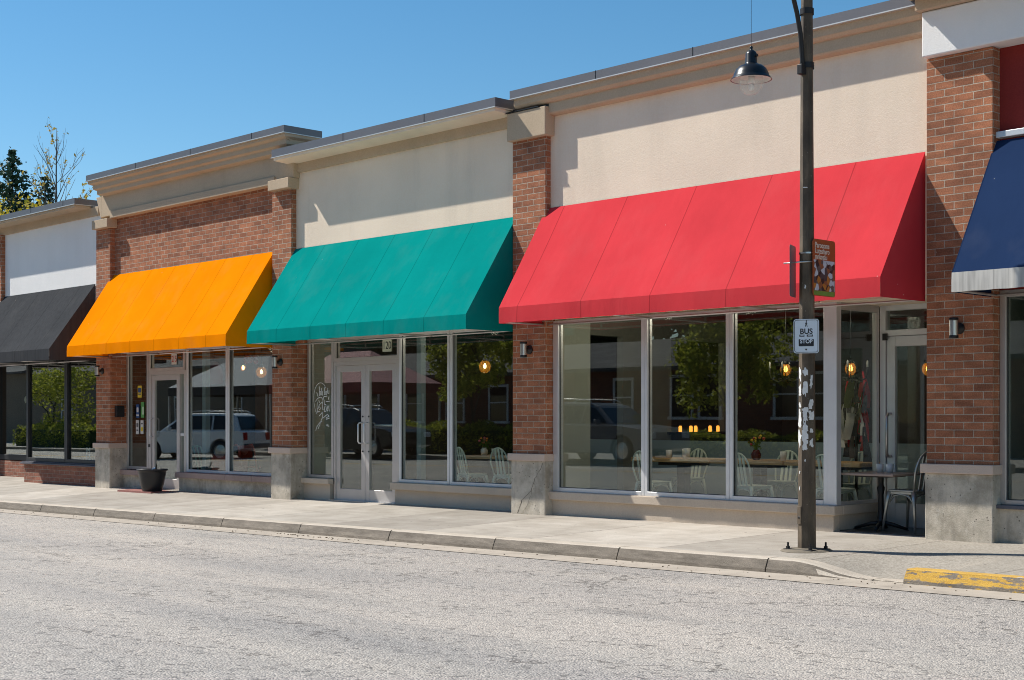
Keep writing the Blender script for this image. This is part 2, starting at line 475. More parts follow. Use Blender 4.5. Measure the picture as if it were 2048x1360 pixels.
def m_asphalt():
    m, t, b = newmat('old_asphalt'); p = wpos(t)
    big = noise(t, scl(t, p, (.35, 1, 1)), .5, 6, .65)
    mid = noise(t, p, 14, 6, .8)
    sp = N(t, 'ShaderNodeTexVoronoi'); sp.inputs['Scale'].default_value = 75; t.links.new(p, sp.inputs['Vector'])
    sp2 = N(t, 'ShaderNodeTexVoronoi'); sp2.inputs['Scale'].default_value = 24; t.links.new(p, sp2.inputs['Vector'])
    c = ramp(t, big, [(.28, (.325,.308,.285)), (.5, (.385,.358,.325)), (.72, (.44,.40,.355))])
    sc_ = N(t, 'ShaderNodeSeparateColor'); t.links.new(sp.outputs['Color'], sc_.inputs[0])
    c = mixc(t, .6, c, ramp(t, sc_.outputs[0], [(0, (.25,.25,.26)), (.5, (.52,.51,.5)), (1, (.78,.76,.73))]), 'OVERLAY')
    c = mixc(t, .45, c, ramp(t, mid, [(.3, (.3,.3,.3)), (.7, (.7,.7,.7))]), 'OVERLAY')
    sc2 = N(t, 'ShaderNodeSeparateColor'); t.links.new(sp2.outputs['Color'], sc2.inputs[0])
    c = mixc(t, mth(t, 'MULTIPLY', mth(t, 'GREATER_THAN', sc2.outputs[1], .94), .5), c, (.09,.085,.08))
    # long dark tyre scuffs and cracks that run along the street
    cr = noise(t, scl(t, p, (.25, 3.2, 1)), 1.6, 6, .6, .6)
    line = mth(t, 'LESS_THAN', mth(t, 'ABSOLUTE', mth(t, 'SUBTRACT', cr, .5)), .0022)
    c = mixc(t, mth(t, 'MULTIPLY', line, mth(t, 'MULTIPLY', mth(t, 'GREATER_THAN', noise(t, p, .35, 2), .52), .65)), c, (.07,.065,.06))
    sc3 = noise(t, scl(t, p, (2.0, 9, 1)), 1.3, 3, .5)
    c = mixc(t, mth(t, 'MULTIPLY', mth(t, 'GREATER_THAN', sc3, .73), .55), c, (.1,.095,.09))
    wn = N(t, 'ShaderNodeTexNoise'); wn.inputs['Scale'].default_value = 2.2; wn.inputs['Detail'].default_value = 6; t.links.new(p, wn.inputs['Vector'])
    vs = N(t, 'ShaderNodeVectorMath', operation='SCALE'); vs.inputs['Scale'].default_value = .55; t.links.new(wn.outputs['Color'], vs.inputs[0])
    vv = N(t, 'ShaderNodeVectorMath', operation='ADD'); t.links.new(scl(t, p, (.42, .8, 1)), vv.inputs[0]); t.links.new(vs.outputs[0], vv.inputs[1])
    ck = N(t, 'ShaderNodeTexVoronoi', feature='DISTANCE_TO_EDGE'); ck.inputs['Scale'].default_value = .55; t.links.new(vv.outputs[0], ck.inputs['Vector'])
    ckl = mth(t, 'LESS_THAN', ck.outputs['Distance'], .0035)
    c = mixc(t, mth(t, 'MULTIPLY', ckl, mth(t, 'MULTIPLY', mth(t, 'GREATER_THAN', noise(t, p, .5, 3), .47), .6)), c, (.09,.08,.07))
    lane = noise(t, scl(t, p, (.05, .9, 1)), 1.0, 3, .5)
    c = mixc(t, .55, c, ramp(t, lane, [(.35, (.40,.405,.42)), (.65, (.60,.585,.565))]), 'OVERLAY')
    oil = noise(t, scl(t, p, (.5, 1.1, 1)), .9, 4, .5)
    c = mixc(t, mth(t, 'MULTIPLY', ramp(t, oil, [(.64, (0,0,0)), (.74, (1,1,1))]), .3), c, (.14,.13,.12))
    t.links.new(c, b.inputs['Base Color']); b.inputs['Roughness'].default_value = .85
    b.inputs['Specular IOR Level'].default_value = .35
    h = mth(t, 'ADD', mth(t, 'MULTIPLY', sp.outputs['Distance'], -1.4), mid)
    bump(t, b, h, .6, .012)
    return m
ASPH = m_asphalt()
def m_walk():
    m, t, b = newmat('pavement_concrete'); p = wpos(t)
    s = N(t, 'ShaderNodeSeparateXYZ'); t.links.new(p, s.inputs[0])
    xr = mth(t, 'SUBTRACT', s.outputs[0], mth(t, 'MULTIPLY', s.outputs[1], .07))
    q = mth(t, 'DIVIDE', mth(t, 'ADD', xr, 108.12+1.93*8), 1.93)
    fr = mth(t, 'FRACT', q)
    idx = mth(t, 'FLOOR', q)
    wn = N(t, 'ShaderNodeTexWhiteNoise', noise_dimensions='1D'); t.links.new(idx, wn.inputs['W'])
    a = noise(t, p, 1.6, 7, .65)
    st = noise(t, scl(t, p, (.8, 5, 1)), 1.2, 5, .6)
    f = noise(t, p, 95, 3, .6)
    c = ramp(t, a, [(.28, (.33,.295,.25)), (.5, (.405,.365,.312)), (.72, (.48,.44,.385))])
    c = mixc(t, .45, c, ramp(t, st, [(.3, (.4,.39,.38)), (.7, (.6,.6,.6))]), 'OVERLAY')
    c = mixc(t, .22, c, wn.outputs['Value'], 'OVERLAY')
    c = mixc(t, .45, c, ramp(t, f, [(.3, (.36,.36,.36)), (.7, (.64,.64,.64))]), 'OVERLAY')
    # exposed-aggregate panels by the kerb ramp
    agg = N(t, 'ShaderNodeTexVoronoi'); agg.inputs['Scale'].default_value = 60; t.links.new(p, agg.inputs['Vector'])
    sg = N(t, 'ShaderNodeSeparateColor'); t.links.new(agg.outputs['Color'], sg.inputs[0])
    ag = ramp(t, sg.outputs[0], [(0, (.26,.23,.19)), (.5, (.34,.305,.255)), (1, (.43,.39,.33))])
    right = mth(t, 'GREATER_THAN', xr, -8.12+.03)
    c = mixc(t, mth(t, 'MULTIPLY', right, .85), c, ag)
    vo = N(t, 'ShaderNodeTexVoronoi'); vo.inputs['Scale'].default_value = 3.1; t.links.new(p, vo.inputs['Vector'])
    c = mixc(t, mth(t, 'MULTIPLY', mth(t, 'LESS_THAN', vo.outputs['Distance'], .05), .8), c, (.07,.06,.055))
    j = mth(t, 'LESS_THAN', fr, .0075)
    c = mixc(t, mth(t, 'MULTIPLY', j, .8), c, (.10,.085,.07))
    stn = noise(t, scl(t, p, (1.2, 2.2, 1)), 1.1, 6, .6)
    c = mixc(t, mth(t, 'MULTIPLY', ramp(t, stn, [(.55, (0,0,0)), (.72, (1,1,1))]), .35), c, (.22,.185,.145))
    gum = N(t, 'ShaderNodeTexVoronoi'); gum.inputs['Scale'].default_value = 9.0; t.links.new(p, gum.inputs['Vector'])
    gs = N(t, 'ShaderNodeSeparateColor'); t.links.new(gum.outputs['Color'], gs.inputs[0])
    c = mixc(t, mth(t, 'MULTIPLY', mth(t, 'MULTIPLY', mth(t, 'LESS_THAN', gum.outputs['Distance'], .13), mth(t, 'GREATER_THAN', gs.outputs[0], .86)), .6), c, (.10,.09,.08))
    t.links.new(c, b.inputs['Base Color']); b.inputs['Roughness'].default_value = .88
    b.inputs['Specular IOR Level'].default_value = .3
    bump(t, b, mth(t, 'ADD', mth(t, 'MULTIPLY', j, -4.0), mth(t, 'ADD', f, a)), .35, .008)
    return m
WALK = m_walk()
def m_kerb(name, yellow=False):
    m, t, b = newmat(name); p = wpos(t)
    g = N(t, 'ShaderNodeNewGeometry'); sn = N(t, 'ShaderNodeSeparateXYZ'); t.links.new(g.outputs['Normal'], sn.inputs[0])
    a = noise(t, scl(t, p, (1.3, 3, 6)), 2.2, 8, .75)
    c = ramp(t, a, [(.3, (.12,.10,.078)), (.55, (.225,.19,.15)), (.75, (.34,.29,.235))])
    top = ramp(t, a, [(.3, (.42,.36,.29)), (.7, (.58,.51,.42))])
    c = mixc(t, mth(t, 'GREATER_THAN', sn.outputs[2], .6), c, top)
    if yellow:
        ch = noise(t, scl(t, p, (2, 2, 9)), 3.2, 7, .75)
        thr = mth(t, 'SUBTRACT', .615, mth(t, 'MULTIPLY', sn.outputs[2], .30))
        k = mth(t, 'GREATER_THAN', mth(t, 'ADD', ch, 0), thr)
        c = mixc(t, mth(t, 'MULTIPLY', k, .93), c, ramp(t, a, [(.3, (.50,.27,.03)), (.7, (.66,.40,.06))]))
    f = noise(t, p, 80, 3)
    c = mixc(t, .45, c, ramp(t, f, [(.3, (.36,.36,.36)), (.7, (.64,.64,.64))]), 'OVERLAY')
    t.links.new(c, b.inputs['Base Color']); b.inputs['Roughness'].default_value = .88
    bump(t, b, mth(t, 'ADD', f, a), .6, .012)
    return m
KERB = m_kerb('kerb_concrete'); KERBY = m_kerb('kerb_yellow_paint', True)
KDARK = m_plain('joint_dark', (.04,.035,.03), .9)
GUTT = m_concrete('gutter_concrete', (.43,.375,.31), var=.14, pits=False, sc=3)
DIRT = m_concrete('opposite_pavement_concrete', (.36,.33,.29), pits=False)

gx = [-900, -300, -120, -85]+frange(-80, 12, 1.0)+[40, 120, 300, 900]
g = grid([-900, -300, -85, 15, 300, 900], [-900, -300, -60, -16, -2, 12, 300, 900], lambda x, y: -1.3)
struct('ground', g, m_concrete('bare_ground', (.2,.18,.14), pits=False))
rd = grid([-400, -150]+frange(-85, 15, 1.0)+[120, 400], frange(-16.4, -2.45, .45), z_road)
struct('road', rd, ASPH)
gt = grid(frange(-85, 15, .5), [-2.95, -2.7, -2.5], lambda x, y: z_road(x, y)+.006+(.004 if y > -2.6 else 0))
struct('gutter', gt, GUTT)
xs = frange(-85, -9, 1.0)+frange(-8.9, -5.8, .07)+frange(-5.7, 15, .9)
sw = grid(xs, frange(-2.34, 1.25, .12), lambda x, y: z_walk(x, min(y, 0.6)))
struct('pavement', sw, WALK)
# yellow centre line, worn
YL = m_plain('yellow_line_paint', (.62,.36,.05), .7, 0, .3, 9)
for nm, yc in (('centre_line', -12.0),):
    g = grid(frange(-85, 15, 1.0), [yc-.06, yc+.06], lambda x, y: z_road(x, y)+.006); struct(nm, g, YL)
# kerb stones
def kerb_run(xa, xb, step=.06, yellow=False):
    mb = MB(); xs_ = frange(xa, xb, step); sec = 8
    b = 0; v = []; rnd = random.Random(int(xa*10))
    for x in xs_:
        h = .135 if yellow else kerb_h(min(x, -6.8) if not yellow else x)
        zb = z_kb(x); zt = zb+h; j = rnd.uniform(-.003, .003)
        r_ = .03 if not yellow else .014
        r_ = min(r_, h*.5)
        P_ = [(-2.28, zt-.1), (-2.28, zt+.004), (-2.44+j, zt+.004), (-2.44-r_*.7, zt-r_*.25), (-2.44-r_, zt-r_), (-2.50+j, zb+.3*h), (-2.51, zb-.03), (-2.28, zb-.2)]
        v += [(x, y, z) for y, z in P_]
    n = len(xs_); f = []
    for i in range(n-1):
        for k in range(sec):
            k2 = (k+1) % sec
            f.append((i*sec+k, (i+1)*sec+k, (i+1)*sec+k2, i*sec+k2))
    f.append(tuple(range(sec))); f.append(tuple(reversed(range((n-1)*sec, n*sec))))
    mb.raw(v, f); return mb
kb = MB()
x = -8.27
edges = [x-1.93*i for i in range(0, 36)]
for i in range(35):
    m_ = kerb_run(edges[i+1]+.008, edges[i]-.008, .25); kb.raw(m_.v, m_.f)
m_ = kerb_run(-8.262, -7.12, .05); kb.raw(m_.v, m_.f)
m_ = kerb_run(-7.11, -6.79, .08); kb.raw(m_.v, m_.f)
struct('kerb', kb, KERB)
jb = MB()
for e in edges[:34]: jb.box(e-.007, e+.007, -2.475, -2.3, z_kb(e)-.03, z_kb(e)+.11)
struct('kerb_joints', jb, KDARK)
kb = MB()
xx = -6.77
while xx < 10:
    m_ = kerb_run(xx, xx+2.4-.01, .2, True); kb.raw(m_.v, m_.f); xx += 2.4
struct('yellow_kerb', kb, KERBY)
# debris by the gutter
rnd = random.Random(4)
db = MB()
for i in range(170):
    x_ = rnd.uniform(-26, -4); y_ = -2.56-abs(rnd.gauss(0, .14)); s_ = rnd.uniform(.003, .009)
    if rnd.random() < .3: x_ = rnd.gauss(-15.6, .55); y_ = -2.62-abs(rnd.gauss(0, .09))
    z_ = z_road(x_, y_)+.008; a_ = rnd.uniform(0, 6)
    db.obox((x_, y_, z_+s_*.4), (s_*math.cos(a_), s_*math.sin(a_), 0), (-s_*.6*math.sin(a_), s_*.6*math.cos(a_), 0), (0, 0, s_*.5))
o = db.build('gutter_debris', m_plain('dry_debris', (.16,.11,.06), .9, 0, .5, 40)); o['kind'] = 'stuff'; o['label'] = 'dry leaf litter and grit lying in the gutter'
# far pavement and verge
g = grid([-400, -120]+frange(-85, 15, 2)+[120, 400], [-24.5, -20, -16.5], lambda x, y: z_far(x)+.13)
struct('far_pavement', g, DIRT)
mb = MB()
for xa in range(-86, 16, 3): mb.box(xa, xa+2.98, -16.6, -16.4, z_far(xa)-.2, z_far(xa)+.135)
struct('far_kerb', mb, KERB)
GRASS = m_leaf('grass_blades', (.07,.12,.02), (.16,.2,.04))
struct('lawn', grid([-160, -95, -60, -20, 20], [-60, -40, -24.5], lambda x, y: z_far(x)+.1), m_plain('lawn_soil', (.08,.1,.03), .9, 0, .3, 3))

# ------------------------------------------------------------------ the row of shops
ROOFM = m_plain('roof_membrane', (.3,.3,.3), .9)
def shop(label, x0, x1):
    return thing('shop_building', label, 'shop', ((x0+x1)/2, .1, z_wall((x0+x1)/2)))
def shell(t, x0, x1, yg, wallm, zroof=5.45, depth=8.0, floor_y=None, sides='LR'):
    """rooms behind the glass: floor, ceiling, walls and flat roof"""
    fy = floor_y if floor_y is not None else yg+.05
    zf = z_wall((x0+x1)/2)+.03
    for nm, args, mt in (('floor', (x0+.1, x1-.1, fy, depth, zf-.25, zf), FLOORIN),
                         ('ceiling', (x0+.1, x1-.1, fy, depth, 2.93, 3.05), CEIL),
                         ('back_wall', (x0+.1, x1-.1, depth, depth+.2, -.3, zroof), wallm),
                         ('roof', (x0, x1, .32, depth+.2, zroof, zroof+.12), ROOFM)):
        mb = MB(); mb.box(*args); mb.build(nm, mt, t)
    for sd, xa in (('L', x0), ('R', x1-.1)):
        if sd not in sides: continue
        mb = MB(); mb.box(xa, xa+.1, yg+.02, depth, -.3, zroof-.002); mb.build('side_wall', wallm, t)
def pier(t, x0, x1, back, top, base_back=None, zt=2.0):
    """brick pier on a concrete plinth with a stone cap"""
    z0 = z_wall(x0)-.1
    mb = MB(); mb.box(x0+.0, x1, 0, back, .84, top)
    p = mb.build('brick_pier', BRICK, t, bevel=.004, seg=1)
    mb = MB(); mb.box(x0-.01, x1+.012, -.02, back+.001, z0, .745)
    mb.build('plinth', CONC, p, bevel=.012)
    mb = MB(); mb.box(x0-.05, x1+.03, -.055, back+.003, .742, .842)
    mb.build('plinth_cap', STONE, p, bevel=.008)
    return p
def frame_bars(t, name, bars, mat, bevel=.003):
    mb = MB()
    for b_ in bars: mb.box(*b_)
    return mb.build(name, mat, t, bevel=bevel, seg=1)
def window(t, x0, x1, z0, z1, y, w_=.05, d=.10, mat=None, gl=None, mull=(), bot=None, wl_=None, wr=None):
    """fixed shopfront window: frame (> pane)"""
    mat = mat or ALU; bot = bot or w_; wl_ = wl_ or w_; wr = wr or w_
    y0, y1 = y-d/2, y+d/2
    bars = [(x0, x0+wl_, y0, y1, z0, z1), (x1-wr, x1, y0, y1, z0, z1),
            (x0+wl_, x1-wr, y0+.004, y1-.004, z1-w_, z1), (x0+wl_, x1-wr, y0-.004, y1-.004, z0, z0+bot)]
    f_ = frame_bars(t, 'window_frame', bars, mat)
    mb = MB(); mb.box(x0+wl_-.008, x1-wr+.008, y-.004, y+.004, z0+bot-.008, z1-w_+.008); mb.build('pane', gl or GLASS, f_)
    mb = MB()
    r_ = .006
    mb.box(x0+wl_, x0+wl_+r_, y-.02, y-.0045, z0+bot, z1-w_); mb.box(x1-wr-r_, x1-wr, y-.02, y-.0045, z0+bot, z1-w_)
    mb.box(x0+wl_, x1-wr, y-.018, y-.0045, z0+bot, z0+bot+r_)
    mb.build('gasket', BLACKM, f_)
    return f_
def door_leaf(t, x0, x1, z0, z1, y, mat=None, stile=.09, topr=.10, botr=.19, hinge='L'):
    mat = mat or ALU
    y0, y1 = y-.028, y+.028
    d_ = frame_bars(t, 'door', [(x0, x0+stile, y0, y1, z0, z1), (x1-stile, x1, y0, y1, z0, z1),
                    (x0+stile, x1-stile, y0+.003, y1-.003, z1-topr, z1), (x0+stile, x1-stile, y0+.003, y1-.003, z0, z0+botr)], mat)
    mb = MB(); mb.box(x0+stile-.006, x1-stile+.006, y-.004, y+.004, z0+botr-.006, z1-topr+.006); mb.build('door_pane', GLASS, d_)
    return d_
def handle(d_, x, y, z0, z1, out=.075, r=.011, mat=None):
    mb = MB(); z_ = .03
    mb.tube([(x, y, z0), (x, y-out*.7, z0), (x, y-out, z0+z_), (x, y-out, z1-z_), (x, y-out*.7, z1), (x, y, z1)], r, 10)
    return mb.build('handle', mat or ALU_L, d_)
ZT = 2.66      # head of the shopfronts

# ---- shop under the dark grey awning (far left)
tA = shop('white stucco shop at the left edge with black window frames', -31.0, -26.46)
mb = MB(); mb.box(-30.86, -26.46, .1, .32, ZT, 5.42); mb.build('stucco_wall', STUC_W, tA)
mb = MB(); mb.box(-34.5, -26.47, .05, .30, 5.42, 5.60); mb.build('fascia_band', STUC_T, tA, bevel=.006)
mb = MB(); mb.box(-34.5, -26.79, -.30, .05, 5.575, 5.625); mb.build('soffit', STUC_T, tA, bevel=.005)
def flashing(t, x0, x1, yf, yb, z0, z1, seams=1.35, right=True):
    mb = MB(); xa_ = x0; k_ = 0
    while xa_ < x1-.02:
        xb_ = xa_+seams if x1-xa_ > seams+.3 else x1
        mb.box(xa_, xb_, yf, yb, z0, z1)
        if xb_ < x1: mb.cur = 1; mb.box(xb_-.004, xb_+.004, yf-.003, yb, z0+.003, z1+.004); mb.cur = 0
        xa_ = xb_
    f_ = mb.build('roof_flashing', [FLASH, BLACKM], t)
    mb = MB(); mb.box(x0-.006, x1+.006, yf-.014, yb-.02, z0-.014, z0-.001)
    mb.build('drip_edge', FLASH_L, f_)
    return f_
flashing(tA, -34.5, -26.75, -.32, .32, 5.64, 5.755, 1.45)
mb = MB(); mb.box(-31.45, -30.86, 0, .32, ZT, 5.42); mb.build('brick_pier', BRICK, tA)
mb = MB(); mb.box(-34.5, -31.45, .1, .32, ZT, 5.42); mb.build('far_wall', STUC_W, tA)
# brick bulkhead and black shopfront
mb = MB(); mb.box(-29.98, -26.465, .13, .3, -.25, .345); mb.build('brick_base', BRICK_D, tA, bevel=.004, seg=1)
mb = MB(); mb.box(-30.05, -26.462, .06, .3, .345, .375); mb.box(-30.05, -26.462, .10, .29, .376, .40); mb.build('window_ledge', SLATE, tA, bevel=.004)
window(tA, -29.96, -28.11, .40, ZT, .22, .09, .1, BLACKF, bot=.075, wr=.065)
window(tA, -28.11, -26.46, .40, ZT, .22, .09, .1, BLACKF, bot=.075, wl_=.065)
mb = MB(); mb.box(-34.4, -29.9, .95, 1.1, -.25, .34); mb.build('brick_base', BRICK_D, tA)
window(tA, -33.2, -29.93, .36, ZT, 1.0, .1, .1, BLACKF, bot=.12)
mb = MB(); mb.box(-29.99, -29.9, .28, .99, .36, ZT); mb.build('return_frame', BLACKF, tA)
mb = MB(); mb.box(-29.98, -29.9, .31, .94, -.25, .355); mb.build('brick_return', BRICK_D, tA)
mb = MB(); mb.box(-34.5, -26.47, .33, 1.3, ZT, ZT+.1); mb.build('entrance_soffit', BLACKF, tA)
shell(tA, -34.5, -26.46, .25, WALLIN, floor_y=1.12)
mb = MB(); mb.box(-29.85, -26.6, .3, 1.3, .30, .38); mb.build('display_shelf', m_wood('display_wood', (.25,.14,.07)), tA)

# ---- brick shop under the orange awning
tB = shop('red brick shop with stepped tan cornice over the orange awning', -26.45, -19.76)
mb = MB(); mb.box(-25.89, -20.26, .1, .32, ZT, 5.33); mb.box(-20.2601, -19.765, .09, .32, 4.2, 5.33); mb.build('brick_wall', BRICK, tB)
pier(tB, -26.46, -25.885, .437, 5.2)
pier(tB, -20.28, -19.722, .36, 5.22)
mb = MB(); mb.box(-25.80, -20.14, -.06, .1, 5.275, 5.41); mb.build('cornice_ledge', STUC_T, tB, bevel=.008)
mb = MB(); mb.box(-26.17, -19.62, -.03, .34, 5.335, 5.76)
mb.prism([(-26.40,5.75),(-26.17,5.75),(-26.17,5.33),(-26.22,5.33)], -.03, .32); mb.build('frieze', STUC_T, tB, bevel=.006)
prof = [(-.03,5.74),(-.13,5.755),(-.15,5.765),(-.15,5.84),(-.165,5.845),(-.19,5.86),(-.21,5.865),(-.21,5.945),(-.225,5.95),(-.26,5.965),(-.28,5.975),(-.28,6.02),(.44,6.02),(.44,5.74)]
def mitred(t, name, prof, xl, xr, mat, yref=-.03):
    """cornice profile (y,z) run along the front and returned at both ends"""
    mb = MB(); v = []; n = len(prof)
    for (y, z) in prof:
        o_ = max(0, yref-y); v.append((xl-o_, y, z))
    for (y, z) in prof:
        o_ = max(0, yref-y); v.append((xr+o_, y, z))
    f = [(i, (i+1) % n, (i+1) % n+n, i+n) for i in range(n)]
    f += [tuple(range(n))[::-1], tuple(range(n, 2*n))]
    # end returns: outlines swept back
    mb.raw(v, f)
    for sgn, xe in ((-1, xl), (1, xr)):
        pts = [(y, z) for (y, z) in prof if y < yref]
        vv = []
        for (y, z) in pts: vv.append((xe+sgn*(yref-y), y, z))
        for (y, z) in pts: vv.append((xe+sgn*(yref-y), .44, z))
        k = len(pts); mb.raw(vv, [(i, i+1, i+1+k, i+k) for i in range(k-1)])
    return mb.build(name, mat, t)
mitred(tB, 'cornice', prof, -26.02, -19.76, STUC_T)
flashing(tB, -26.29, -19.49, -.31, .46, 6.035, 6.145, 1.95)
for xa, xb in ((-26.42, -25.79), (-20.24, -19.64)):
    mb = MB(); mb.box(xa, xb, -.12, .105, 5.10, 5.275) if xa < -26 else mb.box(xa, xb, -.12, .12, 5.16, 5.332)
    mb.build('pier_capital', STUC_T, tB, bevel=.008)
# shopfront: plane of the glass y = .40
yg = .40
mb = MB(); mb.box(-25.89, -25.05, .27, .39, -.3, .215); mb.build('base_wall', CONC, tB, bevel=.006)
mb = MB(); mb.box(-25.885, -25.03, .20, .345, .215, .315); mb.build('stone_sill', STONE_D, tB, bevel=.006)
mb = MB(); mb.box(-23.66, -20.281, .22, .39, -.3, .222); mb.build('base_wall', CONC, tB, bevel=.006)
mb = MB()
for i in range(4): mb.box(-23.70+i*.855, -23.70+i*.855+.85, .15, .345, .222, .322)
mb.build('stone_sill', STONE_D, tB, bevel=.006)
window(tB, -25.88, -25.03, .325, ZT, yg, .06, .10, ALU, bot=.06)
window(tB, -25.02, -23.68, 2.25, ZT, yg, .055, .10, ALU)          # transom
fr = frame_bars(tB, 'door_frame', [(-25.02, -24.93, .35, .45, -.05, 2.249), (-23.90, -23.86, .35, .45, -.05, 2.17), (-24.93, -23.68, .351, .449, 2.17, 2.249), (-23.695, -23.625, .345, .455, -.05, 2.249)], ALU)
mb = MB(); mb.box(-23.86, -23.69, .396, .404, .02, 2.17); mb.build('side_pane', GLASS, fr)
mb = MB(); mb.box(-23.861, -23.695, .37, .43, 1.0, 1.05); mb.build('rail', ALU_L, fr)
dr = door_leaf(tB, -24.93, -23.905, -.02, 2.168, yg, stile=.10)
handle(dr, -24.885, .372, .98, 1.33)
mb = MB(); mb.obox((-24.98, .36, .0+.8), (.03, 0, 0), (0, .02, 0), (0, 0, .03)); mb.build('lock', BLACKM, dr)
window(tB, -23.62, -22.225, .325, ZT, yg, .05, .10, ALU_L, bot=.05)
window(tB, -22.215, -20.285, .325, ZT, yg, .05, .10, ALU_L, bot=.05)
mb = MB(); mb.box(-26.45, -19.8, .34, .5, ZT+.002, ZT+.2); mb.build('head', ALU, tB)
mb = MB(); mb.box(-24.95, -23.7, -.35, .42, z_wall(-24.3)-.05, z_wall(-24.3)+.012); mb.build('red_doorstep', m_plain('red_tile', (.30,.12,.1), .8), tB)
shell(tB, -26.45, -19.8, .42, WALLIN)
for xa, xb, mt in ((-23.5, -23.38, SCREEN),):
    mb = MB(); mb.box(xa, xb, .62, .72, .03, 2.93); mb.build('interior_column', mt, tB)
mb = MB(); mb.box(-26.2, -20.4, 3.6, 3.7, .03, 2.93); mb.build('interior_partition', WALLW, tB)

# ---- beige shop under the teal awning
tC = shop('beige stucco shop with overhanging eave above the teal awning', -19.76, -14.4)
mb = MB(); mb.box(-19.76, -14.41, .1, .32, ZT, 5.42); mb.build('stucco_wall', STUC, tC)
mb = MB(); mb.box(-19.70, -14.41, .045, .31, 5.42, 5.585); mb.build('fascia_band', STUC_T, tC, bevel=.006)
mb = MB(); mb.prism([(-.30,5.595),(-.30,5.645),(.30,5.645),(.30,5.57),(.045,5.57)], -19.80, -14.44, 'x'); mb.build('soffit', STUC, tC)
flashing(tC, -19.84, -14.42, -.315, .32, 5.65, 5.775, 1.95)
yg = .344
for xa, xb, z_ in ((-19.72, -18.99, .25), (-17.31, -14.401, .225)):
    mb = MB(); mb.box(xa, xb, .25, .34, -.3, z_); mb.build('base_wall', STUC_B, tC, bevel=.006)
for xa, xb, z_, z2 in ((-19.719, -18.95, .25, .34), (-17.345, -14.402, .225, .335)):
    mb = MB(); mb.box(xa, xb, .18, .295, z_, z2); mb.build('sill', STUC_B, tC, bevel=.01)
window(tC, -19.68, -18.96, .345, ZT, yg, .055, .10, ALU, bot=.05)
window(tC, -18.955, -17.26, 2.26, ZT, yg, .055, .10, ALU)
frame_bars(tC, 'door_frame', [(-18.955, -18.91, .30, .39, -.05, 2.259), (-17.35, -17.262, .30, .39, -.05, 2.259), (-18.91, -17.35, .301, .389, 2.19, 2.259)], ALU)
for xa, xb, hx in ((-18.907, -18.142, -18.215), (-18.136, -17.353, -18.06)):
    d_ = door_leaf(tC, xa, xb, -.005, 2.187, yg, stile=.10)
    handle(d_, hx+(.0 if hx < -18.1 else .0), .316, .93, 1.26, .085, .012)
    for z_ in (1.36, .80):
        mb = MB(); mb.lathe([(0, -.012), (.014, -.012), (.014, 0)], (hx+.02, .316, z_), 12, axis='y'); mb.build('lock', BLACKM, d_)
    xh = xa-.012 if hx < -18.1 else xb+.004
    for z_ in (.12, 1.25, 2.05):
        mb = MB(); mb.box(xh, xh+.014, .295, .318, z_-.055, z_+.055); mb.build('hinge', STEEL, d_)
mb = MB(); mb.tube([(-18.02, .42, 1.22), (-17.45, .42, 1.22)], .018, 8); mb.build('push_bar', ALU_L, d_)
mb = MB(); mb.box(-18.96, -17.26, .2, .45, z_wall(-18)-.04, z_wall(-18)+.018); mb.build('threshold', STEEL, tC)
window(tC, -17.26, -16.075, .335, ZT, yg, .05, .10, ALU_L, bot=.05, wl_=.04)
window(tC, -16.065, -14.40, .335, ZT, yg, .05, .10, ALU_L, bot=.05)
mb = MB(); mb.box(-19.76, -14.42, .33, .45, ZT+.002, ZT+.25); mb.build('head', ALU, tC)
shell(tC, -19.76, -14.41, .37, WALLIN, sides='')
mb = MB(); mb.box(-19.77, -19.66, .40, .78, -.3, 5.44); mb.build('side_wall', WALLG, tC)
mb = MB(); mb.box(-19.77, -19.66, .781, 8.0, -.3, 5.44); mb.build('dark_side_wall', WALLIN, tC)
for xa, xb, ya in ((-17.22, -17.12, .62),):
    mb = MB(); mb.box(xa, xb, ya, ya+.1, .03, 2.92); mb.build('interior_column', SCREEN, tC)
mb = MB(); mb.box(-16.5, -14.6, 2.7, 2.74, .03, 1.0); mb.build('low_screen', SCREEN, tC)

# ---- beige shop under the red awning
tD = shop('wide beige stucco shop with long cornice above the red awning', -14.4, -7.98)
mb = MB(); mb.box(-14.3, -7.985, .1, .32, ZT+.02, 5.5); mb.build('stucco_wall', STUC, tD)
pC = pier(tD, -14.40, -13.752, .19, 5.25)
CRK = m_plain('crack_dark', (.03,.025,.02), .9)
for pts_, w_ in (([(-13.781, 0.719), (-13.829, 0.627), (-13.933, 0.506), (-13.963, 0.44), (-14.004, 0.346), (-14.098, 0.264), (-14.181, 0.207), (-14.234, 0.112), (-14.288, 0.009)], .007), ([(-14.004, 0.346), (-14.011, 0.267), (-14.053, 0.199), (-14.098, 0.118), (-14.136, 0.064)], .004)):
    mb = MB(); rr = random.Random(3); q_ = []
    for (a, b_), (c_, d_) in zip(pts_, pts_[1:]):
        for k in range(4):
            u = k/4; q_.append((a+(c_-a)*u+rr.uniform(-.008, .008), b_+(d_-b_)*u))
    q_.append(pts_[-1])
    for (a, b_), (c_, d_) in zip(q_, q_[1:]):
        ww = w_*rr.uniform(.5, 1.3); mb.face([(a-ww/2, -.0225, b_), (a+ww/2, -.0225, b_), (c_+ww/2, -.0225, d_), (c_-ww/2, -.0225, d_)])
    mb.build('crack', CRK, pC)
mb = MB(); mb.box(-14.43, -13.675, -.085, .102, 5.185, 5.575); mb.build('pier_capital', STUC_T, tD, bevel=.01)
mb = MB(); mb.box(-14.47, -13.80, -.10, .1, 5.578, 5.59); mb.box(-14.40, -13.68, .0, .1, 5.591, 5.64); mb.build('capital_flashing', BLACKM, tD)
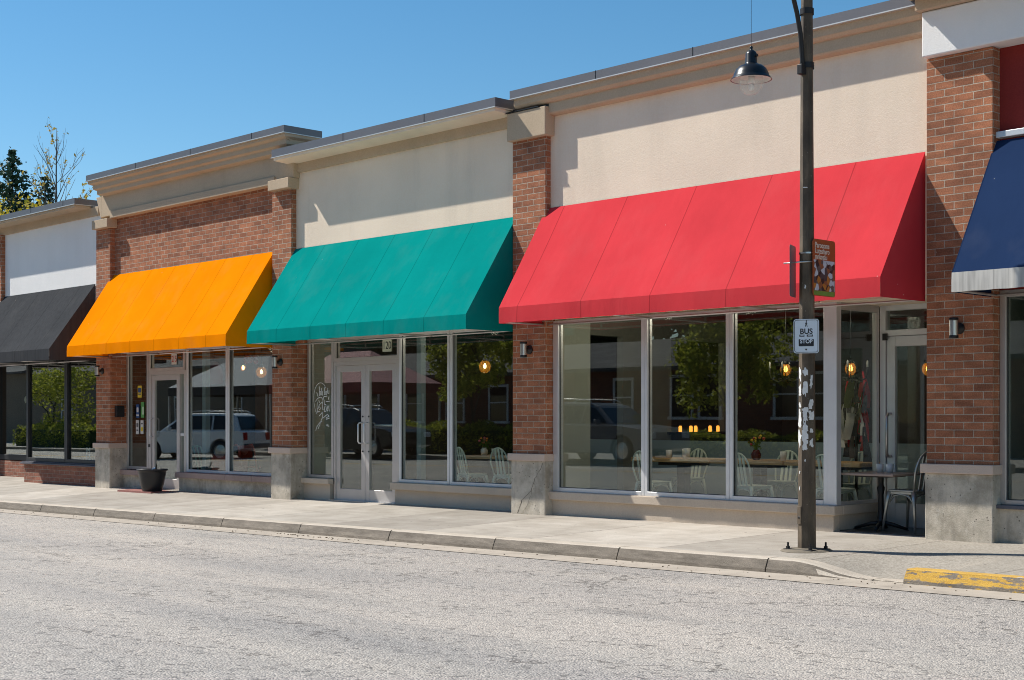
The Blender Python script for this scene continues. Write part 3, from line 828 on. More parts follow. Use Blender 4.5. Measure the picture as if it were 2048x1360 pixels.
mb = MB(); mb.prism([(.10,5.455),(-.0,5.47),(-.015,5.49),(-.015,5.615),(.3,5.615),(.3,5.455)], -13.674, -7.99, 'x'); mb.build('lower_cornice', STUC_T, tD)
mb = MB(); mb.prism([(-.016,5.616),(-.05,5.625),(-.085,5.66),(-.085,5.755),(.3,5.755),(.3,5.616)], -14.29, -7.99, 'x'); mb.build('upper_cornice', STUC_T, tD)
flashing(tD, -14.33, -8.04, -.125, .32, 5.76, 5.87, 1.62)
yg = .185
mb = MB(); mb.box(-13.751, -9.23, .115, .21, -.2, .22); mb.box(-9.36, -9.23, .21, 1.04, -.2, .22); mb.build('base_wall', STUC_B, tD, bevel=.006)
mb = MB(); mb.box(-13.75, -9.18, .06, .24, .22, .33); mb.box(-9.40, -9.18, .24, 1.045, .22, .33); mb.build('sill', STUC_B, tD, bevel=.01)
window(tD, -13.745, -12.1, .33, ZT, yg, .05, .10, ALU_L, bot=.055, wl_=.10)
window(tD, -12.095, -10.735, .33, ZT, yg, .05, .10, ALU_L, bot=.055)
window(tD, -10.73, -9.33, .33, ZT, yg, .05, .10, ALU_L, bot=.055)
frame_bars(tD, 'corner_post', [(-9.33, -9.205, .135, .235, .33, ZT)], ALU_L)
# side window of the recessed entrance (faces the door)
sf = frame_bars(tD, 'window_frame', [(-9.27, -9.21, .236, 1.04, .33, .37), (-9.27, -9.21, .236, 1.04, 2.58, ZT), (-9.27, -9.21, .99, 1.045, .37, 2.58)], ALU)
mb = MB(); mb.box(-9.244, -9.236, .23, .995, .365, 2.585); mb.build('pane', GLASS_C, sf)
mb = MB(); mb.box(-9.40, -7.985, .10, 1.2, ZT, ZT+.02); mb.build('entrance_soffit', STUC, tD)
frame_bars(tD, 'door_frame', [(-9.205, -9.13, 1.05, 1.15, .0, ZT), (-8.05, -7.985, 1.05, 1.15, .0, ZT), (-9.13, -8.05, 1.051, 1.149, 2.30, 2.37), (-9.13, -8.05, 1.051, 1.149, 2.60, ZT)], ALU_L)
mb = MB(); mb.box(-9.13, -8.05, 1.096, 1.104, 2.37, 2.60); mb.build('transom_pane', GLASS, tD)
d_ = door_leaf(tD, -9.125, -8.055, .05, 2.295, 1.1, ALU_L, .11, .12, .28)
handle(d_, -9.07, 1.072, .88, 1.38, .09, .018, STEEL)
mb = MB(); mb.box(-9.16, -9.10, 1.03, 1.05, 2.25, 2.33); mb.build('hinge', DARKM, d_)
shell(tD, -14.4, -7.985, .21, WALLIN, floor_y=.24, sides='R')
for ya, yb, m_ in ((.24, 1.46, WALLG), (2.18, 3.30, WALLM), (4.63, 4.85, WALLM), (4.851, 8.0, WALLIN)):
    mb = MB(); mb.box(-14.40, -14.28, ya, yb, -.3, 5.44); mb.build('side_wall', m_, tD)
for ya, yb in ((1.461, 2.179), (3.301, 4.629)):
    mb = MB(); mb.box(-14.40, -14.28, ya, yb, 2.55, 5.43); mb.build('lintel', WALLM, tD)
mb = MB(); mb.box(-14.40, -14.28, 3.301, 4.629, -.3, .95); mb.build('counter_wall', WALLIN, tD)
mb = MB(); mb.box(-14.279, -8.6, 2.7, 2.74, .02, 1.0); mb.build('low_screen', SCREEN, tD)
mb = MB(); mb.box(-14.28, -8.1, 6.2, 6.3, .05, 2.92); mb.build('interior_partition', WALLIN, tD)
mb = MB(); mb.box(-8.9, -8.2, 6.1, 6.19, 1.2, 1.9); mb.build('picture_frame', BLACKM, tD)

# ---- shop under the navy awning (right edge)
tE = shop('white and oxide red shop at the right edge with navy awning', -7.98, -1.0)
pier(tE, -7.985, -7.225, .17, 5.18)
mb = MB(); mb.box(-7.985, -1.0, -.10, .3, 5.185, 5.665); mb.build('white_fascia', STUC_W, tE, bevel=.012)
mb = MB(); mb.box(-8.03, -1.0, -.17, .3, 5.67, 5.809); mb.build('cornice_band', STUC_T, tE, bevel=.01)
mb = MB(); mb.box(-8.11, -1.0, -.55, .3, 5.81, 6.12); mb.build('cornice', STUC_T, tE, bevel=.01)
flashing(tE, -8.14, -1.0, -.58, .3, 6.14, 6.25, 2.0)
mb = MB(); mb.box(-7.224, -1.0, .15, .32, ZT, 5.184); mb.build('red_wall', STUC_R, tE)
mb = MB(); mb.box(-7.22, -1.0, .05, .149, 4.235, 4.30); mb.build('awning_flashing', ALU_L, tE, bevel=.006)
mb = MB(); mb.box(-7.224, -1.0, .10, .24, -.2, .39); mb.build('base_wall', CONC, tE, bevel=.006)
mb = MB(); mb.box(-7.235, -1.0, .05, .13, .391, .43); mb.build('sill', SLATE, tE, bevel=.005)
window(tE, -7.222, -4.9, .43, ZT, .19, .07, .10, ALU, bot=.05)
window(tE, -4.89, -2.6, .43, ZT, .19, .05, .10, ALU, bot=.05)
window(tE, -2.59, -1.0, .43, ZT, .19, .05, .10, ALU, bot=.05)
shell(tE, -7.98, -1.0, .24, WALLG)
mb = MB(); mb.box(-7.15, -6.2, 1.2, 1.26, .05, 2.92); mb.build('interior_partition', WALLG, tE)

# ------------------------------------------------------------------ awnings
def awning(label, x0, x1, mat, valmat=None, zb=2.555, zv=2.755, zt=4.17, yf=-.87, yb=.085, nseg=None, yb_r=None):
    t = thing('awning', label, 'awning', ((x0+x1)/2, yb, zb))
    rnd = random.Random(int(-x0*7))
    ny = max(6, int((x1-x0)/.18)); nz = 10
    mb = MB(); v = []
    for i in range(ny+1):
        u = i/ny; X = x0+(x1-x0)*u
        for j in range(nz+1):
            s_ = j/nz
            seam = math.sin(math.pi*(((X-x0)/.93) % 1.0))
            sag = -.014*math.sin(math.pi*s_)*seam
            v.append((X, yf+(yb-yf)*s_+sag*-.6, zv+(zt-zv)*s_+sag))
    f = [(i*(nz+1)+j, (i+1)*(nz+1)+j, (i+1)*(nz+1)+j+1, i*(nz+1)+j+1) for i in range(ny) for j in range(nz)]
    mb.raw(v, f, True); mb.build('canopy', mat, t, fix=False)
    mb = MB(); v = []
    n2 = int((x1-x0)/.05)
    for i in range(n2+1):
        X = x0+(x1-x0)*i/n2
        w1 = .003*math.sin(X*9)+.002*rnd.uniform(-1, 1)
        v += [(X, yf, zv), (X, yf-.004+w1*.5, (zv+zb)/2), (X, yf-.003+w1, zb+.002*math.sin(X*23))]
    f = [(i*3+j, i*3+j+1, (i+1)*3+j+1, (i+1)*3+j) for i in range(n2) for j in (0, 1)]
    mb.raw(v, f, True); mb.build('valance', valmat or mat, t, fix=False)
    for X in (x0, x1):
        mb = MB()
        mb.face([(X, yf, zb), (X, yf, zv), (X, yb, zt), (X, yb, zb)])
        mb.build('side_panel', mat, t, fix=False)
    mb = MB(); r_ = .014
    xs_ = [x0+.02, x1-.02]+[x0+(x1-x0)*k/3 for k in (1, 2)]
    for X in xs_:
        X_ = X+(.03 if X == x0+.02 else -.03 if X == x1-.02 else 0)
        mb.tube([(X_, yf+.035, zb+.02), (X_, yf+.05, zv-.05), (X_, yb-.01, zt-.13)], r_, 6)
        mb.tube([(X, yf+.02, zb+.02), (X, yb-.01, zb+.02)], r_, 6)
    mb.tube([(x0+.02, yf+.022, zb+.02), (x1-.02, yf+.022, zb+.02)], r_, 6)
    mb.tube([(x0+.02, yf+.024, zv-.02), (x1-.02, yf+.024, zv-.02)], r_, 6)
    mb.tube([(x0+.02, yb-.03, zb+.02), (x1-.02, yb-.03, zb+.02)], r_, 6)
    mb.build('awning_frame', ALU, t)
    return t
F_BLACK = m_fabric('fabric_charcoal', (.060,.062,.066), sx=-30.5, transl=.02, streaks=.25)
F_ORANGE = m_fabric('fabric_orange', (.95,.265,.003), sx=-25.9, transl=.12, seam=.86)
F_TEAL = m_fabric('fabric_teal', (.003,.245,.222), sx=-19.7, transl=.04, seam=.9)
F_RED = m_fabric('fabric_red', (.62,.052,.062), sx=-13.8, transl=.05, seam=1.14)
F_NAVY = m_fabric('fabric_navy', (.018,.036,.09), sx=-7.24, transl=.03, seam=1.0)
F_WHITE = m_fabric('fabric_dirty_white', (.62,.60,.56), sx=-7.24, transl=.1, specks=False, streaks=.5)
awning('dark charcoal fabric awning at the left edge of the row', -31.3, -26.66, F_BLACK, zb=2.49, zv=2.71, zt=4.05, yf=-.90)
awning('bright orange fabric awning over the shop door numbered 215', -25.97, -20.35, F_ORANGE, zb=2.53, zv=2.73, zt=4.17)
awning('teal green fabric awning over the double glass doors', -19.72, -14.41, F_TEAL, zb=2.54, zv=2.745, zt=4.16)
awning('long red fabric awning above the three tall windows', -13.82, -8.05, F_RED, zb=2.59, zv=2.80, zt=4.21, yf=-.81)
awning('navy blue awning with stained white valance at the right edge', -7.24, -1.5, F_NAVY, F_WHITE, zb=2.585, zv=2.78, zt=4.21, yf=-.81)

# ------------------------------------------------------------------ wall lamps on the piers
def wall_lamp():
    t = thing('wall_lamp', 'silver cylinder wall lamp on the brick pier between the red and navy awnings', 'wall lamp', (0,0,0), 'cylinder wall lamps on the brick piers')
    mb = MB(); mb.lathe([(0,.0),(.062,0),(.062,-.022),(.03,-.03),(.026,-.075)], (0,0,.0), 24, axis='y'); mb.build('wall_plate', BLACKM, t)
    mb = MB(); mb.lathe([(.045,-.078),(.045,.078)], (0,-.12,0), 28); mb.build('lamp_body', STEEL, t)
    for z_ in (-1, 1):
        mb = MB(); a, b_ = .078*z_, .108*z_
        mb.lathe([(0,a),(.049,a),(.049,b_),(0,b_)], (0,-.12,0), 28); mb.build('end_cap', BLACKM, t)
    return t
lamp0 = wall_lamp(); lamp0.location = (-7.60, -.001, 2.275)
for X, l in ((-14.06, 'silver cylinder wall lamp on the brick pier between the teal and red awnings'),
             (-20.03, 'silver cylinder wall lamp on the brick pier between the orange and teal awnings'),
             (-26.19, 'silver cylinder wall lamp on the brick pier between the charcoal and orange awnings')):
    dup(lamp0, (X, -.001, 2.275), 0, l)

# small box by the shop door
t = thing('mailbox', 'small black mailbox fixed to the brick beside door 215', 'mailbox', (-25.88, .18, 1.47))
mb = MB(); mb.box(-25.884, -25.80, .09, .27, 1.36, 1.58); mb.build('box', BLACKM, t, bevel=.012)
mb = MB(); mb.box(-25.80, -25.785, .11, .25, 1.50, 1.53); mb.build('slot', DARKM, t)

# ------------------------------------------------------------------ planter
PL = m_plain('black_plastic', (.022,.022,.024), .42, 0, .1, 6, spec=.4)
t = thing('planter', 'empty black plastic plant pot standing before door 215', 'planter', (-23.98, -.16, -.045))
mb = MB(); mb.lathe([(0,-.0),(.165,0),(.175,.01),(.215,.14),(.255,.36),(.262,.395),(.285,.40),(.288,.425),(.27,.43),(.255,.42),(.245,.36),(.20,.15),(0,.14)], (-23.98,-.16,-.045), 40); mb.build('pot', PL, t)
mb = MB(); mb.lathe([(0,.33),(.15,.345),(.252,.335)], (-23.98,-.16,-.045), 24); mb.build('soil', m_plain('potting_soil', (.05,.035,.025), .95, 0, .3, 30, .6), t)
BLUEP = m_plain('blue_plastic', (.03,.10,.22), .4)
mb = MB(); mb.tube([(-24.05,-.12,.36),(-23.92,-.14,.40),(-23.85,-.16,.385)], .02, 8); o = mb.build('garden_trowel', BLUEP); tag(o, 'blue hand tool lying across the rim of the black plant pot', 'hand tool')
mb = MB(); mb.tube([(-23.81,-.17,.34),(-23.80,-.18,.42),(-23.775,-.19,.47),(-23.77,-.19,.50)], [.012,.014,.01,.006], 8); o = mb.build('garden_fork', DARKM); tag(o, 'dark curved tool handle sticking out of the black plant pot', 'hand tool')

# ------------------------------------------------------------------ street lamp
PX, PY = -8.385, -1.64; PZ = z_walk(PX, PY)
def m_pole():
    m, t, b = newmat('pole_paint'); p = wpos(t)
    a = noise(t, scl(t, p, (1, 1, .35)), 7, 6, .65)
    c = ramp(t, a, [(.28, (.045,.030,.018)), (.5, (.095,.068,.042)), (.72, (.19,.14,.09))])
    ch = noise(t, p, 38, 4, .6)
    c = mixc(t, mth(t, 'MULTIPLY', mth(t, 'GREATER_THAN', ch, .70), .6), c, (.42,.38,.3))
    t.links.new(c, b.inputs['Base Color']); b.inputs['Roughness'].default_value = .65; b.inputs['Metallic'].default_value = .0
    bump(t, b, a, .3, .01); return m
POLE = m_pole()
PAPER = m_plain('torn_paper', (.70,.70,.68), .8, 0, .12, 25)
sl_ = thing('street_lamp', 'dark octagonal street lamp post with gooseneck bell lamp', 'street lamp', (PX, PY, PZ))
def prad(z): return .093-.0062*(z-PZ)
mb = MB(); zs = [PZ+.02, PZ+.9, PZ+2, PZ+3.2, PZ+4.5, PZ+5.6, PZ+6.9]
v = []
for z_ in zs:
    r_ = prad(z_)
    for k in range(8):
        a = math.pi*2*(k+.5)/8+R(22); v.append((PX+r_*math.cos(a), PY+r_*math.sin(a), z_))
f = [(i*8+k, i*8+(k+1) % 8, (i+1)*8+(k+1) % 8, (i+1)*8+k) for i in range(len(zs)-1) for k in range(8)]
f.append(tuple((len(zs)-1)*8+k for k in range(8)))
mb.raw(v, f); mb.build('pole', POLE, sl_)
mb = MB(); mb.box(PX-.17, PX+.17, PY-.17, PY+.17, PZ-.01, PZ+.022)
bp = mb.build('base_plate', DARKM, sl_, bevel=.004)
mb = MB(); mb.lathe([(.27,-.004),(.25,.012),(.19,.018),(.09,.03)], (PX,PY,PZ), 18); mb.build('grout_pad', m_concrete('pad_grout', (.2,.17,.13), pits=False), sl_)
for sx in (-1, 1):
    for sy in (-1, 1):
        mb = MB(); x_, y_ = PX+.135*sx, PY+.135*sy
        mb.lathe([(.022,.022),(.022,.045),(.012,.047),(.011,.085),(0,.087)], (x_,y_,PZ), 6, smooth=False); mb.build('anchor_bolt', DARKM, bp)
mb = MB(); d = Vector((math.cos(R(-110)), math.sin(R(-110)), 0))
mb.obox((PX+.5*.17*d.x, PY+.5*.17*d.y, PZ+.36), (.028,-.01,0), d*.012, (0,0,.09)); mb.build('hand_hole_cover', POLE, sl_, bevel=.003)
mb = MB(); mb.lathe([(0,-.02),(.016,-.02),(.016,.015)], (PX+.08*d.x, PY+.08*d.y, PZ+.34), 10, axis='y'); mb.build('cover_bolt', DARKM, sl_)
# gooseneck arm towards the road
arm = []
za = 4.90; LX, LY, LZ = PX+.05, -2.64, 4.44
for s_ in range(0, 13):
    q = s_/12; arm.append((PX, PY-.075-.17*(1-math.cos(q*math.pi/2)), za+1.0*math.sin(q*math.pi/2)*.98))
arm = [(PX, PY-.07, 4.80), (PX, PY-.08, 4.95), (PX, PY-.11, 5.2), (PX, PY-.17, 5.4), (PX, PY-.25, 5.58), (PX+.01, PY-.36, 5.80), (PX+.02, PY-.50, 5.98), (PX+.03, PY-.68, 6.07), (PX+.04, PY-.84, 6.05), (PX+.05, LY+.05, 5.94), (LX, LY, 5.80)]
mb = MB(); mb.tube(arm, .024, 12); mb.build('arm', DARKM, sl_)
for z_ in (4.9, 5.45):
    mb = MB(); mb.lathe([(prad(z_)+.012,-.03),(prad(z_)+.012,.03)], (PX,PY,z_), 16); mb.build('clamp', DARKM, sl_)
mb = MB(); mb.box(PX-.03, PX+.03, PY-.13, PY-.05, 4.80, 4.90); mb.build('arm_bracket', DARKM, sl_, bevel=.006)
mb = MB(); mb.tube([(LX,LY,arm[-1][2]), (LX,LY,LZ+.47)], .0022, 5); mb.build('hanger_rod', DARKM, sl_)
lo = [(0,.475),(.012,.472),(.017,.458),(.010,.443),(.018,.437),(.045,.415),(.055,.395),(.057,.31),(.062,.30),(.072,.295),(.11,.28),(.145,.25),(.165,.21),(.172,.185),(.176,.178)]
mb = MB(); mb.lathe(lo+[(.195,.155),(.200,.148),(.192,.149),(.172,.172),(.16,.2)], (LX,LY,LZ), 40); mb.build('lamp_hood', m_plain('dark_gloss_enamel', (.012,.013,.015), .3, .1, .06), sl_)
mb = MB(); mb.lathe([(.191,.150),(.170,.172),(.11,.178),(.0,.18)], (LX,LY,LZ), 36); mb.build('reflector', m_plain('hood_white_inside', (.6,.58,.56), .5), sl_)
mg, tt, bb = newmat('lamp_globe_glass'); bb.inputs['Base Color'].default_value = (.9,.82,.75,1); bb.inputs['Roughness'].default_value = .12
bb.inputs['Transmission Weight'].default_value = .0; bb.inputs['Alpha'].default_value = .3
mb = MB(); mb.lathe([(.113,.172),(.114,.13),(.108,.09),(.09,.045),(.06,.015),(.03,.003),(0,0)], (LX,LY,LZ), 32); mb.build('globe', mg, sl_)
mb = MB(); mb.lathe([(.0,.17),(.035,.17),(.035,.12),(.03,.115),(0,.115)], (LX,LY,LZ), 16); mb.lathe([(0,.116),(.026,.1),(.03,.07),(.02,.045),(0,.04)], (LX,LY,LZ), 16); mb.build('lamp_bulb', WHITE, sl_)
mb = MB(); mb.tube([(LX+.05,LY,LZ+.37),(LX+.075,LY,LZ+.375)], .013, 8); mb.build('fixing_screw', DARKM, sl_)
# torn posters left on the post
rnd = random.Random(9); n_ = 0
def pole_patch(ang, z0, w_, h_, seed):
    rr = random.Random(seed); r_ = prad(z0)*math.cos(math.pi/8)+.0025
    n = Vector((math.cos(ang), math.sin(ang), 0)); s_ = Vector((-math.sin(ang), math.cos(ang), 0))
    pts = []
    K = 14
    for k in range(K):
        a = 2*math.pi*k/K; q = rr.uniform(.35, 1.15)
        pts.append((max(-1, min(1, 1.25*math.cos(a)*q))*w_/2, max(-1, min(1, 1.25*math.sin(a)*q))*h_/2))
    mb = MB(); c = Vector((PX, PY, z0))+n*r_
    front = [c+s_*a+Vector((0,0,b_))+n*.002 for a, b_ in pts]; back = [c+s_*a+Vector((0,0,b_)) for a, b_ in pts]
    k = len(pts); mb.raw(front+back, [tuple(range(k))]+[(i, (i+1) % k, (i+1) % k+k, i+k) for i in range(k)])
    return mb
flat = [R(22)+math.pi*2*k/8+math.pi/4 for k in range(8)]
dirc = math.atan2(CAM_Y-PY, 0-PX)          # towards the street side
near = sorted(flat, key=lambda a: math.cos(a-dirc), reverse=True)[:3]
near.sort(key=lambda a: math.sin(a-dirc))
rp = random.Random(21)
patches = []
for i in range(34):
    patches.append((near[rp.choice((0, 0, 1, 1, 1, 2))], rp.triangular(.95, 1.85, 1.2), rp.uniform(.025, .07), rp.uniform(.03, .15)))
patches += [(near[1], 1.79, .055, .10), (near[1], 1.62, .055, .16), (near[0], 1.28, .065, .12), (near[1], 1.15, .065, .07), (near[0], .78, .025, .03), (near[1], .9, .02, .03), (near[1], 3.66, .05, .012), (near[1], 2.66, .02, .05), (near[0], .62, .02, .05)]
for i, (a, z_, w_, h_) in enumerate(patches):
    pole_patch(a, z_, w_, h_, i*7+3).build('torn_poster', PAPER, sl_)

# ------------------------------------------------------------------ signs on the post
def rrect(w_, h_, r, n=5):
    pts = []
    for cx, cy, a0 in ((w_/2-r, h_/2-r, 0), (-w_/2+r, h_/2-r, 90), (-w_/2+r, -h_/2+r, 180), (w_/2-r, -h_/2+r, 270)):
        for k in range(n+1):
            a = R(a0+90*k/n); pts.append((cx+r*math.cos(a), cy+r*math.sin(a)))
    return pts
def plate(mb, M, poly, t0, t1):
    n = len(poly)
    v = [M @ Vector((a, b_, t0)) for a, b_ in poly]+[M @ Vector((a, b_, t1)) for a, b_ in poly]
    mb.raw(v, [tuple(reversed(range(n))), tuple(range(n, 2*n))]+[(i, (i+1) % n, (i+1) % n+n, i+n) for i in range(n)])
def ring(mb, M, outer, inner, t0):
    n = len(outer)
    v = [M @ Vector((a, b_, t0)) for a, b_ in outer]+[M @ Vector((a, b_, t0)) for a, b_ in inner]
    mb.raw(v, [(i, (i+1) % n, (i+1) % n+n, i+n) for i in range(n)])
def basis(c, nrm):
    nrm = Vector(nrm).normalized(); up = Vector((0,0,1)); x_ = up.cross(nrm).normalized()
    M = Matrix.Identity(4)
    for i in range(3): M[i][0] = x_[i]; M[i][1] = up[i]; M[i][2] = nrm[i]; M[i][3] = c[i]
    return M
SIGNW = m_plain('sign_white', (.66,.72,.78), .4, .1, .04, 8); INK = m_plain('sign_ink', (.012,.013,.018), .5)
SIGNG = m_plain('sign_grey_back', (.20,.20,.21), .5, .4, .06)
nrm = Vector((.60, -1.0, 0)).normalized()
cbs = Vector((PX, PY, 2.155))+nrm*.105
M = basis(cbs, nrm)
t = thing('bus_stop_sign', 'white metal sign reading BUS STOP strapped to the lamp post', 'bus sign', tuple(cbs))
mb = MB(); plate(mb, M, rrect(.252, .345, .028), -.003, .0); mb.build('sign_panel', SIGNW, t)
mb = MB(); ring(mb, M, rrect(.236, .329, .024), rrect(.225, .318, .019), .0008); mb.build('border', INK, t)
text_mesh('word_bus', 'BUS', .075, INK, t, M @ Matrix.Translation((0,.046,.0008)), sx=.98, bold=.0018)
for dx, w_ in ((-.043, .05), (.035, .06)):
    mb = MB(); plate(mb, M @ Matrix.Translation((dx, .006, 0)), [(-w_/2,-.011),(w_/2,-.011),(w_/2,.010),(-w_/2,.010)], .0004, .001); mb.build('small_print_block', INK, t)
    mb = MB(); plate(mb, M @ Matrix.Translation((dx, .009, 0)), [(-w_*.36,-.004),(w_*.38,-.003),(w_*.36,.005),(-w_*.2,.003)], .0011, .0016); mb.build('small_print', SIGNW, t)
mb = MB(); plate(mb, M @ Matrix.Translation((0,-.066,0)), rrect(.150, .072, .006), .0004, .001); mb.build('black_panel', INK, t)
text_mesh('word_stop', 'STOP', .056, SIGNW, t, M @ Matrix.Translation((0,-.054,.0018)), sx=.92, bold=.0015)
mb = MB(); M2 = M @ Matrix.Translation((0,.134,0))
for sg in (-1, 1):
    plate(mb, M2, [(sg*.002,.002),(sg*.012,-.0),(sg*.007,-.015),(sg*.013,-.038),(sg*.008,-.042),(sg*.001,-.022),(0,-.01)][::sg], .0004, .001)
plate(mb, M2, [(-.004,-.004),(.004,-.004),(.005,.026),(-.003,.028)], .0012, .0016)
mb.build('symbol', INK, t)
mb = MB(); mb.lathe([(0,-.004),(.009,-.004),(.009,0)], tuple(M @ Vector((0,-.135,.003))), 8, axis='y'); mb.build('bolt', DARKM, t)
mb = MB(); mb.lathe([(prad(2.27)+.006,-.008),(prad(2.27)+.006,.008)], (PX,PY,2.29), 16); mb.build('strap', STEEL, t)
# orange event sign, at right angles to the street
t = thing('event_sign', 'rust orange market banner sign with white lettering above BUS STOP', 'sign', (PX+.06, PY, 2.85))
M = basis((PX+.095, PY+.165, 2.855), (1, 0, 0))
ORG = m_plain('sign_rust_orange', (.40,.085,.02), .45, 0, .05, 5)
mb = MB(); plate(mb, M, rrect(.40, .575, .035), -.004, 0); mb.build('sign_panel', ORG, t)
def m_collage():
    m, t_, b = newmat('market_picture'); p = wpos(t_)
    vo = N(t_, 'ShaderNodeTexVoronoi'); vo.inputs['Scale'].default_value = 19; t_.links.new(p, vo.inputs['Vector'])
    s = N(t_, 'ShaderNodeSeparateColor'); t_.links.new(vo.outputs['Color'], s.inputs[0])
    c = ramp(t_, s.outputs[0], [(0, (.05,.025,.02)), (.2, (.30,.10,.04)), (.35, (.08,.06,.06)), (.5, (.50,.18,.03)), (.62, (.55,.56,.62)), (.8, (.13,.1,.09)), (1, (.12,.28,.06))])
    c.node.color_ramp.interpolation = 'CONSTANT'
    t_.links.new(c, b.inputs['Base Color']); b.inputs['Roughness'].default_value = .4
    return m
mb = MB(); plate(mb, M @ Matrix.Translation((0,-.078,0)), [(-.185,-.155),(.185,-.155),(.185,.155),(-.185,.155)], .0004, .001); mb.build('picture', m_collage(), t)
mb = MB(); plate(mb, M @ Matrix.Translation((0,-.258,0)), [(-.185,-.022),(.185,-.022),(.185,.022),(-.185,.022)], .0004, .001); mb.build('green_strip', m_plain('sign_green', (.20,.30,.05), .5), t)
CREAM = m_plain('sign_cream', (.72,.60,.50), .5)
for k, (tx, sx_) in enumerate((('Parocoms', .95), ('Luteshyro', .95), ('mnkosau', .9))):
    text_mesh('lettering', tx, .078, CREAM, t, M @ Matrix.Translation((-.165, .225-.058*k, .0015)), sx=sx_*.86, align='LEFT', bold=.0015)
mb = MB(); mb.tube([(PX-.17, PY-.16, 2.90), (PX-.02, PY-.12, 2.905), (PX+.09, PY-.02, 2.91)], .008, 6); mb.build('bracket', STEEL, t)
t = thing('grey_sign', 'grey back of a metal sign fixed on the far side of the post', 'sign', (PX-.1, PY-.1, 2.82))
nb = Vector((.92, .38, 0)).normalized(); M = basis((PX-.075, PY-.135, 2.815), nb)
mb = MB(); plate(mb, M, rrect(.27, .52, .03), -.004, 0); mb.build('sign_panel', SIGNG, t)
mb = MB(); mb.lathe([(prad(2.9)+.006,-.008),(prad(2.9)+.006,.008)], (PX,PY,3.0), 16); mb.build('strap', STEEL, t)

# ------------------------------------------------------------------ numbers, stickers and drawing on the glass
FM = lambda x_, y_, z_: basis((x_, y_, z_), (0, -1, 0))
REDI = m_plain('red_ink', (.45,.05,.04), .6); YEL = m_plain('yellow_sticker', (.75,.55,.04), .5); BLU = m_plain('blue_sticker', (.03,.08,.22), .5); GRN = m_plain('green_sticker', (.10,.33,.08), .5)
OFFW = m_plain('paper_white', (.62,.61,.57), .7, 0, .05, 9); GREY = m_plain('print_grey', (.12,.12,.12), .7, 0, .3, 30)
def sheet(name, label, cat, x_, y_, z_, w_, h_, mat, extras=(), texts=()):
    t = thing(name, label, cat, (x_, y_, z_)); M = FM(x_, y_, z_)
    mb = MB(); plate(mb, M, rrect(w_, h_, min(w_, h_)*.06, 2), -.0015, 0); mb.build('sheet', mat, t)
    for i, (nm, dx, dz, ww, hh, mt) in enumerate(extras):
        mb = MB(); plate(mb, M @ Matrix.Translation((dx*w_, dz*h_, 0)), rrect(ww*w_, hh*h_, min(ww*w_, hh*h_)*.2, 2), .0004+.0002*i, .0008+.0002*i); mb.build(nm, mt, t)
    for (tx, s_, dx, dz, mt) in texts:
        text_mesh('lettering', tx, s_, mt, t, M @ Matrix.Translation((dx*w_, dz*h_, .0022)), sx=.85)
    return t
sheet('number_sign', 'white card with house number 215 above the single door', 'number', -24.12, .385, 2.46, .19, .20, OFFW, (), (('2', .17, -.28, 0, REDI), ('15', .17, .17, 0, REDI)))
sheet('number_sign', 'pale card with house number 120 above the double doors', 'number', -17.60, .330, 2.475, .225, .19, m_plain('card_pale_green', (.55,.60,.47), .6), (), (('120', .17, 0, 0, INK),))
sy_ = .385
sheet('sticker', 'yellow arched sticker at the top of the door sidelight', 'sticker', -25.42, sy_, 1.86, .155, .235, YEL, (('blue_arch', 0, .12, .82, .4, BLU), ('print', 0, -.22, .7, .1, GREY)))
sheet('sticker', 'dark blue sticker beside the green one in the sidelight', 'sticker', -25.50, sy_, 1.475, .125, .27, BLU, (('white_mark', 0, .1, .6, .35, OFFW), ('print', 0, -.3, .8, .12, OFFW)))
sheet('sticker', 'green sticker beside the blue one in the sidelight', 'sticker', -25.31, sy_, 1.50, .125, .31, GRN, (('pale_mark', .15, -.05, .55, .5, m_plain('pale_green', (.45,.6,.4), .6)),))
sheet('notice', 'white notice with grey photographs low in the sidelight', 'notice', -25.51, sy_, 1.16, .115, .28, OFFW, (('print', 0, .15, .65, .3, GREY), ('print', 0, -.22, .6, .1, GREY)))
sheet('notice', 'white notice with a yellow block low in the sidelight', 'notice', -25.33, sy_, 1.16, .115, .27, OFFW, (('yellow_block', 0, -.15, .8, .3, YEL), ('print', 0, .25, .7, .08, GREY)))
# white line drawing on the teal shop's sidelight (glass y=.344), in the sticker plane
GW = m_plain('white_marker', (.82,.84,.82), .6)
t = thing('window_drawing', 'white hand drawn lettering and oval on the narrow pane beside the double doors', 'window drawing', (-19.25, .33, 1.2))
def gp(zx, zy):   # drawing coordinates taken from a 742 x 1360 enlargement
    return (-19.655+.0011*(zx-60)*.905, .338, 2.01-.000705*zy*.985)
def stroke(name, pts, r=.0045):
    P_ = [gp(*p) for p in pts]
    mb = MB()
    for i in range(len(P_)-1):
        a, b_ = Vector(P_[i]), Vector(P_[i+1]); d = (b_-a)
        if d.length < 1e-5: continue
        e = d.normalized(); n = Vector((-e.z, 0, e.x))*r
        mb.obox((a+b_)/2, d/2+e*r*.5, n, (0,.0006,0))
    mb.build(name, GW, t)
ov = [(345+190*math.cos(R(a))*(1 if math.cos(R(a)) > 0 else .98), 480-355*math.sin(R(a))) for a in range(40, 181, 10)]+[(160, 540), (168, 620), (185, 700), (205, 790), (250, 880)]
stroke('oval', ov)
stroke('oval_end', [(540, 255), (545, 300), (530, 330)])
